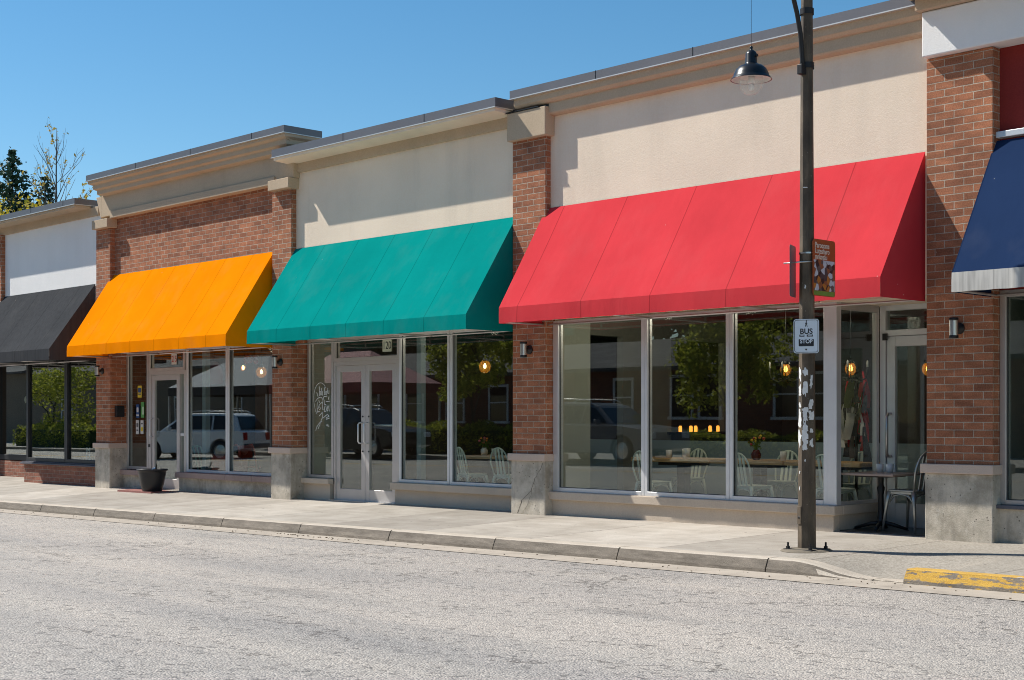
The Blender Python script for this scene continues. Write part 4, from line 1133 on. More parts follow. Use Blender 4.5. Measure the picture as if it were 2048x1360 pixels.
for q in ([(318,215),(316,300),(320,440)], [(320,340),(350,330),(355,430)], [(375,255),(372,420)], [(375,320),(405,330),(408,430)], [(455,240),(458,420)], [(490,330),(480,390),(510,420),(520,330),(490,330)], [(545,310),(548,380),(580,390),(585,310)],
          [(445,460),(530,448)], [(575,465),(570,530)], [(500,578),(595,575)], [(470,690),(450,820),(500,815)], [(500,690),(515,760),(495,815)], [(545,690),(530,815),(560,780)], [(570,680),(595,810)],
          [(240,360),(262,395),(275,450)], [(210,570),(245,520),(300,480),(350,470),(400,500),(415,560),(400,640),(405,760),(425,770)], [(255,590),(252,700),(258,830),(320,810)], [(300,540),(320,600)], [(410,585),(340,625),(300,680),(275,750)], [(320,700),(350,740),(320,770)],
          [(425,460),(440,520),(455,560),(455,650),(500,650)], [(315,920),(400,830),(410,900),(390,980),(350,1060),(290,1120),(240,1190),(215,1270)], [(390,1058),(345,1060),(330,1130),(280,1230)], [(400,975),(460,940),(540,880),(590,930),(500,960),(510,1000),(590,975)], [(515,1130),(530,1165),(550,1120),(565,1165),(580,1165)]):
    stroke('pen_stroke', q, .0055)

# ------------------------------------------------------------------ furniture
def make_chair(name, label, mat, seatmat):
    """metal cafe chair: seat at .45, hoop back with three splats; faces +x, back at -x"""
    t = thing(name, label, 'chair', (0,0,0), 'metal cafe chairs')
    mb = MB(); mb.prism([(a, b_) for a, b_ in rrect(.36, .36, .05)], .435, .45, 'z'); mb.build('seat', seatmat, t, bevel=.004)
    mb = MB(); mb.box(-.165, .165, -.165, .165, .405, .434); mb.build('seat_frame', mat, t, bevel=.006)
    for sx in (-1, 1):
        for sy in (-1, 1):
            mb = MB(); x0_, y0_ = .155*sx, .155*sy
            mb.tube([(x0_, y0_, .43), (x0_*1.12, y0_*1.1, .33), (x0_*1.38, y0_*1.3, .0)], [.026, .020, .012], 8); mb.build('leg', mat, t)
    for sy in (-1, 1):
        mb = MB(); mb.tube([(.165, .155*sy, .30), (.10, .158*sy, .385), (0, .16*sy, .405), (-.10, .158*sy, .385), (-.165, .155*sy, .30)], .008, 6); mb.build('brace', mat, t)
    for sx in (-1, 1):
        mb = MB(); mb.tube([(.155*sx, .165, .30), (.158*sx, .10, .385), (.16*sx, 0, .405), (.158*sx, -.10, .385), (.155*sx, -.165, .30)], .008, 6); mb.build('brace', mat, t)
    pts = []
    for k in range(0, 19):
        a = math.pi*k/18; y_ = .19*math.cos(a); z_ = .62+.24*math.sin(a) if 0 < k < 18 else .62
        pts.append((-.175-.16*(z_-.44), y_, z_))
    pts = [(-.16, .155, .44)]+pts+[(-.16, -.155, .44)]
    mb = MB(); mb.tube(pts, .0125, 8); mb.build('back_hoop', mat, t)
    for y_ in (-.07, 0, .07):
        zt_ = .62+.24*math.sqrt(1-(y_/.19)**2)
        mb = MB(); mb.prism([(-.165, .44), (-.155, .44), (-.165-.16*(zt_-.44), zt_), (-.175-.16*(zt_-.44), zt_)], y_-.018, y_+.018, 'y'); mb.build('back_splat', mat, t)
    return t
ch = make_chair('cafe_chair', 'grey metal hoop-back chair outside beside the small pavement table', CHAIRG, CHAIRG)
ch.scale = (1.08, 1.08, 1.08)
ch.location = (-8.56, .66, z_wall(-8.5)+.004); ch.rotation_euler = (0, 0, R(172))
chp = make_chair('cafe_chair', 'pale green metal chair at the left end of the long wooden tables', CHAIRM, CHAIRM)
chp.location = (-12.78, 1.12, .02); chp.rotation_euler = (0, 0, R(78))
for X, Y, a, l in ((-11.10, 1.12, 76, 'pale green metal chair nearest the window at the middle table'),
                   (-9.95, 1.25, 80, 'pale green metal chair behind the lamp post near the corner window'),
                   (-13.22, 2.40, -92, 'pale green metal chair against the screen facing the cups'),
                   (-11.62, 2.40, -88, 'pale green metal chair against the screen behind the flowers'),
                   (-10.45, 2.40, -90, 'pale green metal chair seen through the corner window'),
                   (-16.50, 1.15, 75, 'pale green metal chair behind the right pane of the teal shop'),
                   (-15.78, 1.25, 92, 'pale green metal chair partly hidden by the pier in the teal shop')):
    dup(chp, (X, Y, .02), R(a), l)
def wood_table(label, x0, x1, y0, y1, z):
    cx, cy = (x0+x1)/2, (y0+y1)/2
    t = thing('wooden_table', label, 'table', (cx, cy, .02), 'wooden restaurant tables')
    mb = MB(); mb.box(x0, x1, y0, y1, z-.055, z); mb.build('tabletop', TABLEW, t, bevel=.006)
    mb = MB(); mb.box(cx-.07, cx+.07, cy-.07, cy+.07, .06, z-.10); mb.build('pedestal', DARKM, t, bevel=.01)
    mb = MB(); mb.box(cx-.28, cx+.28, cy-.22, cy+.22, z-.10, z-.056); mb.build('top_plate', DARKM, t)
    for a in (45, 135):
        mb = MB(); d = Vector((math.cos(R(a)), math.sin(R(a)), 0)); mb.obox((cx, cy, .045 if a < 90 else .0455), d*.32, Vector((-d.y, d.x, 0))*.03, (0,0,.022)); mb.build('foot', DARKM, t)
wood_table('long wooden table with cups behind the left red shop window', -13.5, -12.1, 1.47, 2.12, .775)
wood_table('long wooden table with the flower vase behind the middle window', -12.08, -10.9, 1.47, 2.12, .775)
wood_table('long wooden table nearest the corner window', -10.88, -9.75, 1.47, 2.12, .775)
wood_table('wooden table with pots in the teal awning shop', -17.1, -15.4, 1.5, 2.1, .74)
def cup(x, y, z, h, r, lab, mat=WHITE, grp='white cups and pots on tables'):
    t = thing('cup', lab, 'cup', (x, y, z), grp)
    mb = MB(); mb.lathe([(0,0),(r*.8,0),(r,h),(r*.9,h),(r*.72,.01),(0,.012)], (x,y,z), 16); mb.build('body', mat, t)
    return t
for x, y, h, r, lab in ((-12.95, 1.65, .11, .045, 'white cup at the left on the wooden table'), (-12.72, 1.72, .13, .04, 'white cup between two others on the wooden table'),
                        (-12.60, 1.62, .14, .05, 'tallest white pot at the right of the three cups'), (-11.02, 1.66, .12, .045, 'white cup right of the flower vase')):
    cup(x, y, .775, h, r, lab)
mb = MB(); mb.box(-13.18, -12.98, 1.62, 1.75, .776, .80); o = mb.build('napkin_stack', WHITE, bevel=.004); tag(o, 'small stack of white napkins on the wooden table', 'napkins')
for x, y, h, lab in ((-16.75, 1.62, .10, 'left small white pot on the teal shop table'), (-16.52, 1.64, .11, 'right small white pot on the teal shop table')):
    cup(x, y, .74, h, .05, lab)
cup(-16.1, 1.7, .74, .10, .06, 'black cup on the table beside the pier', BLACKM, 'dark cups')
mb = MB(); mb.tube([(-15.95, 1.68, .745), (-15.8, 1.7, .79), (-15.6, 1.66, .76)], .02, 6); o = mb.build('folded_cloth', WHITE); tag(o, 'crumpled white napkin on the table beside the pier', 'napkin')
def flowers(x, y, z, lab, vm, cols, s=1.0, seed=1):
    t = thing('flower_vase', lab, 'vase', (x, y, z)); rr = random.Random(seed)
    mb = MB(); mb.lathe([(0,0),(.05*s,.0),(.075*s,.04*s),(.08*s,.09*s),(.055*s,.14*s),(.045*s,.16*s),(.04*s,.16*s)], (x,y,z), 18); mb.build('vase', vm, t)
    mb = MB()
    for i in range(26):
        a = rr.uniform(0, 6.3); q = rr.uniform(.02, .15)*s; hh = rr.uniform(.2, .36)*s
        mb.tube([(x, y, z+.14*s), (x+q*.5*math.cos(a), y+q*.5*math.sin(a), z+hh*.7), (x+q*math.cos(a), y+q*math.sin(a), z+hh)], .003, 4)
        mb.face([(x+q*math.cos(a)+rr.uniform(-.04,.04), y+q*math.sin(a)+rr.uniform(-.04,.04), z+hh*.8+rr.uniform(-.04,.04)) for _ in range(3)])
    mb.build('stems_and_leaves', m_leaf('stem_green', (.05,.1,.02), (.12,.2,.04)), t)
    for ci, cm in enumerate(cols):
        mb = MB()
        for i in range(5):
            a = rr.uniform(0, 6.3); q = rr.uniform(.0, .14)*s; hh = rr.uniform(.24, .38)*s; r_ = rr.uniform(.018, .03)*s
            mb.lathe([(0,-r_),(r_*.8,-r_*.5),(r_,0),(r_*.7,r_*.6),(0,r_)], (x+q*math.cos(a), y+q*math.sin(a), z+hh), 7)
        o_ = mb.build('blossoms', cm, t)
    return t
FR = m_plain('petal_red', (.45,.03,.04), .6); FY = m_plain('petal_yellow', (.7,.45,.03), .6); FO = m_plain('petal_orange', (.75,.2,.03), .6); FP = m_plain('petal_pink', (.6,.15,.2), .6)
flowers(-11.47, 1.68, .775, 'dark red round vase with mixed red and yellow flowers', m_plain('vase_oxblood', (.10,.012,.015), .2), (FR, FY), .85, 3)
flowers(-16.88, 1.75, .74, 'small grey vase with orange and pink flowers', WHITE, (FO, FP), .75, 6)
# pendants with amber globes
def pendant(x, y, zb, lab, zc=2.92, r=.075, iron=True, emis=AMBER, grp='amber pendant lamps'):
    t = thing('pendant_lamp', lab, 'pendant lamp', (x, y, zb), grp)
    mb = MB(); mb.tube([(x,y,zc), (x,y,zb+r*1.5)], .006, 6); mb.build('cord', BLACKM, t)
    mb = MB(); mb.lathe([(0,r*1.6),(.02,r*1.6),(.045,r*1.05),(.04,r*.95)], (x,y,zb), 14); mb.build('lamp_cap', BLACKM, t)
    g_, tt_, bb_ = newmat('amber_globe_glass'); bb_.inputs['Base Color'].default_value = (.55,.25,.04,1); bb_.inputs['Alpha'].default_value = .45; bb_.inputs['Roughness'].default_value = .1
    bb_.inputs['Emission Color'].default_value = (1,.45,.06,1); bb_.inputs['Emission Strength'].default_value = .15
    mb = MB(); n = 12; mb.lathe([(max(.001, r*math.sin(math.pi*k/n)), r*math.cos(math.pi*k/n)*1.12) for k in range(n+1)], (x,y,zb), 20); mb.build('globe', g_, t)
    mb = MB(); mb.lathe([(0,-.035),(.022,-.02),(.026,.01),(.012,.05),(0,.055)], (x,y,zb), 10); mb.build('bulb', emis, t)
    if iron:
        for k in range(4):
            a = math.pi/2*k+.4; c_, s_ = math.cos(a), math.sin(a)
            mb = MB(); mb.tube([(x, y, zb-.13), (x+.10*c_, y+.10*s_, zb-.16), (x+.19*c_, y+.19*s_, zb-.12), (x+.21*c_, y+.21*s_, zb-.04), (x+.21*c_, y+.21*s_, zb+.02)], [.014,.012,.011,.012,.016], 6); mb.build('iron_arm', DARKM, t)
            mb = MB(); mb.lathe([(0,.02),(.013,.02),(.012,.09),(0,.11)], (x+.21*c_, y+.21*s_, zb), 8); mb.build('candle_bulb', WHITE, t)
        mb = MB(); mb.lathe([(.1,-.11),(.105,-.12),(.1,-.13)], (x,y,zb), 16); mb.build('iron_ring', DARKM, t)
        for k in range(3):
            a = math.pi/3*k; c_, s_ = math.cos(a), math.sin(a)
            mb = MB(); mb.tube([(x+(r+.008)*math.sin(q)*c_, y+(r+.008)*math.sin(q)*s_, zb+(r+.008)*1.12*math.cos(q)) for q in [math.pi*2*j/20 for j in range(21)]], .005, 5, caps=False); mb.build('cage_hoop', DARKM, t)
    return t
pendant(-11.08, 1.8, 1.97, 'amber pendant with iron arms just left of the bus stop sign')
pendant(-10.09, 1.8, 1.955, 'amber pendant with iron arms seen through the corner window')
pendant(-9.06, 1.9, 1.93, 'amber pendant seen through the glass of the recessed door', iron=False)
pendant(-16.92, 1.8, 2.165, 'patterned warm globe pendant in the teal awning shop', iron=False, r=.095, emis=WARM)
pendant(-23.0, 1.2, 2.285, 'small amber pendant at the left of the pair in the orange awning shop', iron=False, r=.045, emis=WARM)
pendant(-22.39, 1.2, 2.19, 'larger clear globe pendant in the orange awning shop', iron=False, r=.095, emis=WARM)
DR = m_plain('dark_red_paint', (.14,.02,.02), .5)
t = thing('pendant_lamp', 'dark pendant with a red shade in the orange awning shop', 'pendant lamp', (-24.03, 1.2, 2.3))
mb = MB(); mb.tube([(-24.03,1.2,2.92),(-24.03,1.2,2.42)], .006, 6); mb.build('cord', BLACKM, t)
mb = MB(); mb.lathe([(.03,.14),(.08,.12),(.16,0),(.19,-.16),(.17,-.3)], (-24.03,1.2,2.30), 20); mb.build('shade', DR, t)
t = thing('hanging_ornament', 'bunch of dark red glass balls hanging at the top of the right pane', 'ornament', (-22.5, 1.0, 2.5))
mb = MB()
rr = random.Random(2)
for i in range(9):
    q = [rr.uniform(-.1,.1) for _ in range(3)]; r_ = .05
    mb.lathe([(.001,-r_),(r_*.7,-r_*.7),(r_,0),(r_*.7,r_*.7),(.001,r_)], (-22.5+q[0], 1.0+q[1], 2.46+q[2]*.8), 10)
mb.build('balls', m_plain('red_glass_ball', (.30,.03,.03), .15), t)
mb = MB(); mb.tube([(-22.5,1,2.92),(-22.5,1,2.52)], .005, 5); mb.build('cord', BLACKM, t)
# ceiling lamps
for x, y, lab in ((-11.08, 2.6, 'white disc ceiling lamp above the left amber pendant'), (-10.05, 2.6, 'white disc ceiling lamp above the corner window pendant')):
    t = thing('ceiling_lamp', lab, 'ceiling lamp', (x, y, 2.9), 'white disc ceiling lamps')
    mb = MB(); mb.lathe([(0,-.085),(.12,-.085),(.135,-.07),(.135,-.001),(0,0)], (x,y,2.925), 22); mb.build('disc', WHITE, t)
for x, y, lab in ((-18.1, 2.4, 'small round spotlight left on the teal shop ceiling'), (-17.35, 2.4, 'small round spotlight at the middle of the teal shop ceiling'), (-16.1, 3.9, 'small round spotlight far back in the teal shop'),
                  (-9.95, 4.4, 'thin lit downlight at the back behind the corner window'), (-8.9, 3.6, 'thin lit downlight behind the recessed door')):
    t = thing('downlight', lab, 'downlight', (x, y, 2.9), 'ceiling downlights')
    mb = MB(); mb.lathe([(.09,-.001),(.10,-.03),(.075,-.035),(.07,-.001)], (x,y,2.928), 18); mb.build('rim', WHITE, t)
    mb = MB(); mb.lathe([(0,-.03),(.068,-.03),(.068,-.01)], (x,y,2.928), 16); mb.build('lens', DOWN, t)
def room_fill_light(x, y, z, e, col=(1, .86, .68)):  # added fill light; a few sit at downlights, the rest have no lamp
    l = bpy.data.lights.new('room_fill_light', 'POINT'); l.energy = e; l.color = col; l.shadow_soft_size = .12
    o = bpy.data.objects.new('room_fill_light', l); SC.collection.objects.link(o); o.location = (x, y, z)
for a_ in ((-17.35, 2.4, 2.84, 9), (-16.1, 3.9, 2.84, 6), (-9.95, 4.4, 2.84, 4), (-11.3, 1.3, 2.80, 17), (-12.7, 1.3, 2.80, 13), (-9.9, 1.3, 2.80, 10), (-16.2, 1.0, 2.80, 9), (-23.0, 1.9, 2.7, 6)): room_fill_light(*a_)
# candles in amber jars on the counter
mb = MB(); mb.box(-14.62, -14.10, 3.2, 4.75, 1.08, 1.12); o = mb.build('counter_shelf', DARKM, bevel=.004); tag(o, 'dark shelf holding five amber candle jars', 'shelf')
for k, (yy, lab) in enumerate(((3.42, 'first amber candle jar from the left on the dark shelf'), (3.68, 'second amber candle jar from the left, close beside the third'), (3.80, 'middle amber candle jar on the dark shelf'), (4.16, 'fourth amber candle jar from the left on the dark shelf'), (4.36, 'rightmost amber candle jar on the dark shelf'))):
    t = thing('candle_jar', lab, 'candle', (-14.2, yy, 1.12), 'amber candle jars')
    mb = MB(); mb.lathe([(0,0),(.026,0),(.027,.075),(.018,.095)], (-14.2,yy,1.12), 12); mb.build('jar', CANDLE, t)
    mb = MB(); mb.lathe([(.019,.095),(.019,.12),(0,.12)], (-14.2,yy,1.12), 10); mb.build('jar_rim', DARKM, t)
# rack of aprons and scarves
t = thing('hanging_cloths', 'tangle of red, white and black cloths hanging behind the corner window', 'cloths', (-10.1, 2.1, .6))
rr = random.Random(12)
cols = [m_plain('cloth_red', (.6,.03,.04), .8), m_plain('cloth_white', (.8,.78,.7), .8), m_plain('cloth_black', (.02,.02,.02), .8), m_plain('cloth_green', (.12,.14,.04), .8), m_plain('cloth_grey', (.15,.14,.14), .8)]
for i in range(46):
    z1 = rr.uniform(1.15, 1.95); L = rr.uniform(.2, .55); f_ = (1.98-z1)/1.0
    x_ = -10.20+rr.uniform(-1, 1)*.24*(.25+f_); y_ = 2.1+rr.uniform(-1, 1)*.14; wd = rr.uniform(.03, .075); a = rr.uniform(0, 3.1)
    mb = MB(); v = []
    for s_ in range(5):
        q = s_/4; ww = wd*(.4+.9*q); xx_ = x_+.03*math.sin(q*4+i); yy_ = y_+.02*math.cos(q*5+i)
        v += [(xx_-ww*math.cos(a), yy_-ww*math.sin(a), z1-L*q), (xx_+.01, yy_+.015, z1-L*q), (xx_+ww*math.cos(a), yy_+ww*math.sin(a), z1-L*q)]
    mb.raw(v, [(s_*3+j, s_*3+j+1, s_*3+j+4, s_*3+j+3) for s_ in range(4) for j in (0, 1)], True); mb.build('cloth', cols[rr.choice((0,0,1,1,2,2,2,3,4))], t, fix=False)
mb = MB(); mb.tube([(-10.2,2.1,1.92),(-10.2,2.1,.02)], .02, 8); mb.build('stand', DARKM, t)
# orange awning shop display
RC = m_plain('orange_red_paint', (.55,.07,.03), .4); GC = m_plain('green_paint_tube', (.2,.45,.3), .4)
t = thing('folding_chair', 'orange red folding chair standing in the orange awning shop window', 'chair', (-22.9, 1.2, .02))
for y_ in (1.05, 1.38):
    mb = MB(); mb.tube([(-23.15,y_,.80),(-22.98,y_,.84),(-22.9,y_,.75),(-22.72,y_,.02)], .016, 8); mb.build('leg', RC, t)
    mb = MB(); mb.tube([(-22.72,y_+.02,.42),(-23.1,y_+.02,.02)], .014, 8); mb.build('leg', RC, t)
mb = MB(); mb.box(-23.16, -22.86, 1.06, 1.37, .40, .43); mb.build('seat', RC, t, bevel=.006)
mb = MB(); mb.box(-22.97, -22.94, 1.06, 1.37, .58, .82); mb.build('backrest', RC, t, bevel=.006)
t = thing('crate', 'red box low in the orange awning shop window', 'box', (-23.6, 1.2, .02)); mb = MB(); mb.box(-23.95, -23.3, 1.1, 1.5, .02, .62); mb.build('box', RC, t, bevel=.01)
mb = MB(); mb.box(-23.97, -23.28, 1.08, 1.52, .621, .65); mb.build('lid', DR, t, bevel=.005)
t = thing('garden_chair', 'green tube chair frame leaning in the orange awning shop window', 'chair', (-24.2, 1.0, .02))
for dx in (0, .14, .28):
    mb = MB(); mb.tube([(-24.45+dx,1.0,.78),(-24.36+dx,1.02,.5),(-24.22+dx,1.05,.03)], .012, 8); mb.build('tube', GC, t)
mb = MB(); mb.tube([(-24.45,1.0,.78),(-24.31,.99,.80),(-24.17,1.0,.78)], .012, 8); mb.build('top_rail', GC, t)
# charcoal awning shop display
t = thing('red_ball_lamp', 'round red perforated ball lamp hanging behind the black framed pane', 'pendant lamp', (-30.75, 1.0, 2.35))
mb = MB(); rr = random.Random(5)
for k in range(240):
    z_ = 1-2*(k+.5)/240; a = k*2.39996; q = math.sqrt(1-z_*z_); c_ = Vector((q*math.cos(a), q*math.sin(a), z_))
    mb.obox(Vector((-30.75,1.0,2.33))+c_*.17, c_*.03, c_.orthogonal().normalized()*.010, c_.cross(c_.orthogonal().normalized())*.010)
mb.build('shade', m_emit('red_shade', (.55,.03,.02), .35), t)
mb = MB(); mb.tube([(-30.75,1,2.9),(-30.75,1,2.5)], .015, 6); mb.build('cord', DR, t)
t = thing('pendant_lamp', 'cream teardrop pendant on a long cord at the left edge', 'pendant lamp', (-32.0, 1.5, 1.8))
mb = MB(); mb.tube([(-32.15,1.3,2.9),(-32.15,1.3,1.98)], .008, 6); mb.build('cord', WHITE, t)
mb = MB(); mb.lathe([(.001,.18),(.03,.15),(.13,.03),(.15,-.03),(.12,-.10),(.001,-.14)], (-32.15,1.3,1.80), 20); mb.build('shade', m_plain('cream_shade', (.6,.55,.42), .6), t)
t = thing('table_lamp', 'small glowing orange lamp at the left edge', 'lamp', (-32.6, 1.3, 1.2)); mb = MB(); mb.lathe([(.001,.07),(.04,.04),(.055,-.02),(.04,-.07),(.001,-.08)], (-32.75,1.9,1.33), 14); mb.build('shade', CANDLE, t)
mb = MB(); mb.lathe([(.05,0),(.04,.2),(.02,.9),(0,.95)], (-32.75,1.9,.3), 10); mb.build('base', DARKM, t)
SBO = m_plain('sign_board_teal', (.25,.40,.36), .7, 0, .25, 14)
t = thing('display_board', 'pale teal lettered board leaning in the black framed window', 'board', (-30.2, 1.0, .4)); mb = MB(); mb.obox((-30.2,.8,.72), (.30,0,0), (0,.012,0), (0,.05,.25)); mb.build('board', SBO, t)
mb = MB(); mb.obox((-30.2,.79,.72), (.33,0,0), (0,.008,0), (0,.052,.28)); mb.build('board_frame', DARKM, t)
t = thing('ornament', 'white cut-out ornament standing at the foot of the right black framed pane', 'ornament', (-27.95, .6, .4))
for dz in (0, .1, .2):
    mb = MB(); mb.obox((-27.95,.6,.46+dz), (.09,0,.02), (0,.01,0), (0,0,.02)); mb.build('bar', WHITE, t)
for dx in (-.06, .06):
    mb = MB(); mb.obox((-27.95+dx,.6,.56), (.015,0,0), (0,.009,0), (0,0,.16)); mb.build('upright', WHITE, t)
t = thing('picture_frame', 'dark open picture frame propped in the black framed window', 'frame', (-27.2, .8, .4))
for a, b_, c_, d_ in ((-.2,-.17,-.22,.22), (.17,.2,-.22,.22), (-.17,.17,.19,.22), (-.17,.17,-.22,-.19)):
    mb = MB(); mb.box(-27.2+a, -27.2+b_, .78, .8, .66+c_, .66+d_); mb.build('frame_side', m_plain('frame_wood', (.2,.16,.1), .6), t)

# ------------------------------------------------------------------ pavement table outside the red shop
t = thing('pavement_table', 'square table on a black cross foot in the recessed entrance', 'table', (-8.98, .62, z_wall(-9)))
z0 = z_wall(-9)+.002
mb = MB(); mb.box(-9.27, -8.56, .28, .98, .675, .70); mb.build('tabletop', m_plain('table_laminate', (.34,.26,.22), .35, 0, .08, 5), t, bevel=.004)
cx, cy = -8.93, .63
mb = MB(); mb.box(cx-.2, cx+.2, cy-.2, cy+.2, .655, .674); mb.build('top_plate', BLACKM, t)
mb = MB(); mb.lathe([(.06,.06),(.04,.09),(.034,.30),(.03,.42),(.045,.50),(.03,.53),(.032,.62),(.06,.64)], (cx,cy,z0), 18); mb.build('column', BLACKM, t)
for k in range(4):
    a = R(20+90*k); c_, s_ = math.cos(a), math.sin(a)
    mb = MB(); mb.tube([(cx, cy, z0+.10), (cx+.12*c_, cy+.12*s_, z0+.085), (cx+.3*c_, cy+.3*s_, z0+.03)], [.028,.024,.016], 8); mb.build('foot', BLACKM, t)
    mb = MB(); mb.lathe([(.02,0),(.02,.02),(.006,.03)], (cx+.3*c_, cy+.3*s_, z0), 10); mb.build('glide', BLACKM, t)
cup(-9.02, .75, .70, .10, .045, 'left white pot with a spoon on the pavement table'); cup(-8.86, .70, .70, .105, .048, 'right white pot on the pavement table')

# ------------------------------------------------------------------ across the street (seen mirrored in the shop windows)
ROOFG = m_brick('grey_shingles', (.085,.085,.09), (.13,.13,.135), (.03,.03,.03), bw=.9, rh=.16)
OTRIM = m_plain('white_window_paint', (.62,.63,.65), .5); DGL = m_plain('dark_window_glass', (.015,.018,.022), .05)
OWALL = m_stucco('opposite_plaster', (.20,.17,.14))
def house(label, x0, x1, yf, wall, wins, zt=3.05, roofh=1.25, depth=8):
    zb = z_far((x0+x1)/2)-.2
    t = thing('building', label, 'building', ((x0+x1)/2, yf, zb))
    mb = MB(); mb.box(x0, x1, yf-depth, yf, zb, zt); mb.build('wall', wall, t)
    mb = MB(); mb.prism([(yf+.5, zt-.02), (yf+.5, zt+.1), (yf-depth/2, zt+.1+roofh), (yf-depth-.5, zt+.1), (yf-depth-.5, zt-.02)], x0-.4, x1+.4, 'x'); mb.build('roof', ROOFG, t)
    for (xw, zw, w_, h_) in wins:
        mb = MB(); mb.box(xw-.09, xw, yf, yf+.05, zw-.1, zw+h_+.1); mb.box(xw+w_, xw+w_+.09, yf, yf+.05, zw-.1, zw+h_+.1)
        mb.box(xw, xw+w_, yf, yf+.05, zw+h_, zw+h_+.1); mb.box(xw-.15, xw+w_+.15, yf, yf+.10, zw-.16, zw-.06); mb.box(xw, xw+w_, yf+.01, yf+.05, zw+h_*.5, zw+h_*.5+.05)
        f_ = mb.build('window', OTRIM, t)
        mb = MB(); mb.box(xw, xw+w_, yf+.002, yf+.02, zw-.05, zw+h_); mb.build('pane', DGL, f_)
    return t
house('low brick house with white sash windows across the street', -36.0, -18.0, -24.2, BRICK_O, [(-31.95,1.45,.85,1.3),(-30.72,1.45,.85,1.3),(-34.6,1.45,.8,1.25),(-27.6,1.45,.85,1.3),(-26.2,1.45,.85,1.3),(-22.5,1.4,1,1.3)])
house('low brick house behind the red canopy across the street', -55.0, -37.0, -24.6, BRICK_O, [(-52.6,1.3,1,1.3),(-50.2,1.3,1,1.3),(-47.2,1.3,1,1.3),(-44.6,1.3,1,1.3),(-42.0,1.3,1,1.3),(-39.5,1.3,1,1.3)])
house('grey plaster building behind the hedge across the street', -82.0, -57.0, -24.4, OWALL, [(-78,1.2,1.2,1.2),(-72,1.2,1.2,1.2),(-66,1.2,1.2,1.2),(-61,1.2,1.2,1.2)], 3.9)
house('long grey plaster building farthest left across the street', -150.0, -86.0, -24.4, OWALL, [(-95,1.2,1.2,1.2),(-104,1.2,1.2,1.2),(-113,1.2,1.2,1.2)], 4.2)
house('low brick house at the far right across the street', -15.0, 2.0, -25.0, BRICK_O, [(-13,1.4,1,1.3),(-9,1.4,1,1.3),(-5,1.4,1,1.3)])
def canopy(label, x0, x1, yf, yb, zv, zt, top, val):
    t = thing('canopy', label, 'canopy', ((x0+x1)/2, (yf+yb)/2, z_far((x0+x1)/2)))
    cx, cy = (x0+x1)/2, (yf+yb)/2; L = (x1-x0)*.18
    mb = MB(); A = [(x0,yf,zv),(x1,yf,zv),(x1,yb,zv),(x0,yb,zv)]; T0 = (cx-L,cy,zt); T1 = (cx+L,cy,zt)
    mb.face([A[0],A[1],T1,T0]); mb.face([A[1],A[2],T1]); mb.face([A[2],A[3],T0,T1]); mb.face([A[3],A[0],T0]); mb.build('canopy_top', top, t, fix=False)
    mb = MB()
    for a, b_ in zip(A, A[1:]+A[:1]): mb.face([a, b_, (b_[0],b_[1],zv-.38), (a[0],a[1],zv-.38)])
    mb.build('valance', val, t, fix=False)
    for X, Y in ((x0+.05,yf-.05),(x1-.05,yf-.05),(x0+.05,yb+.05),(x1-.05,yb+.05)):
        mb = MB(); mb.box(X-.04, X+.04, Y-.04, Y+.04, z_far(X), zv-.02); mb.build('post', ALU, t)
canopy('grey canopy tent with a black valance across the street', -58.6, -50.6, -19.6, -23.4, 2.75, 4.1, m_plain('canopy_grey', (.42,.42,.42), .8, 0, .12, 3), m_plain('canopy_black', (.03,.025,.025), .8))
canopy('faded red canopy tent with a dark red valance across the street', -50.4, -43.6, -19.6, -23.4, 2.75, 4.1, m_plain('canopy_red', (.50,.22,.22), .8, 0, .12, 3), m_plain('canopy_dark_red', (.20,.02,.025), .8))

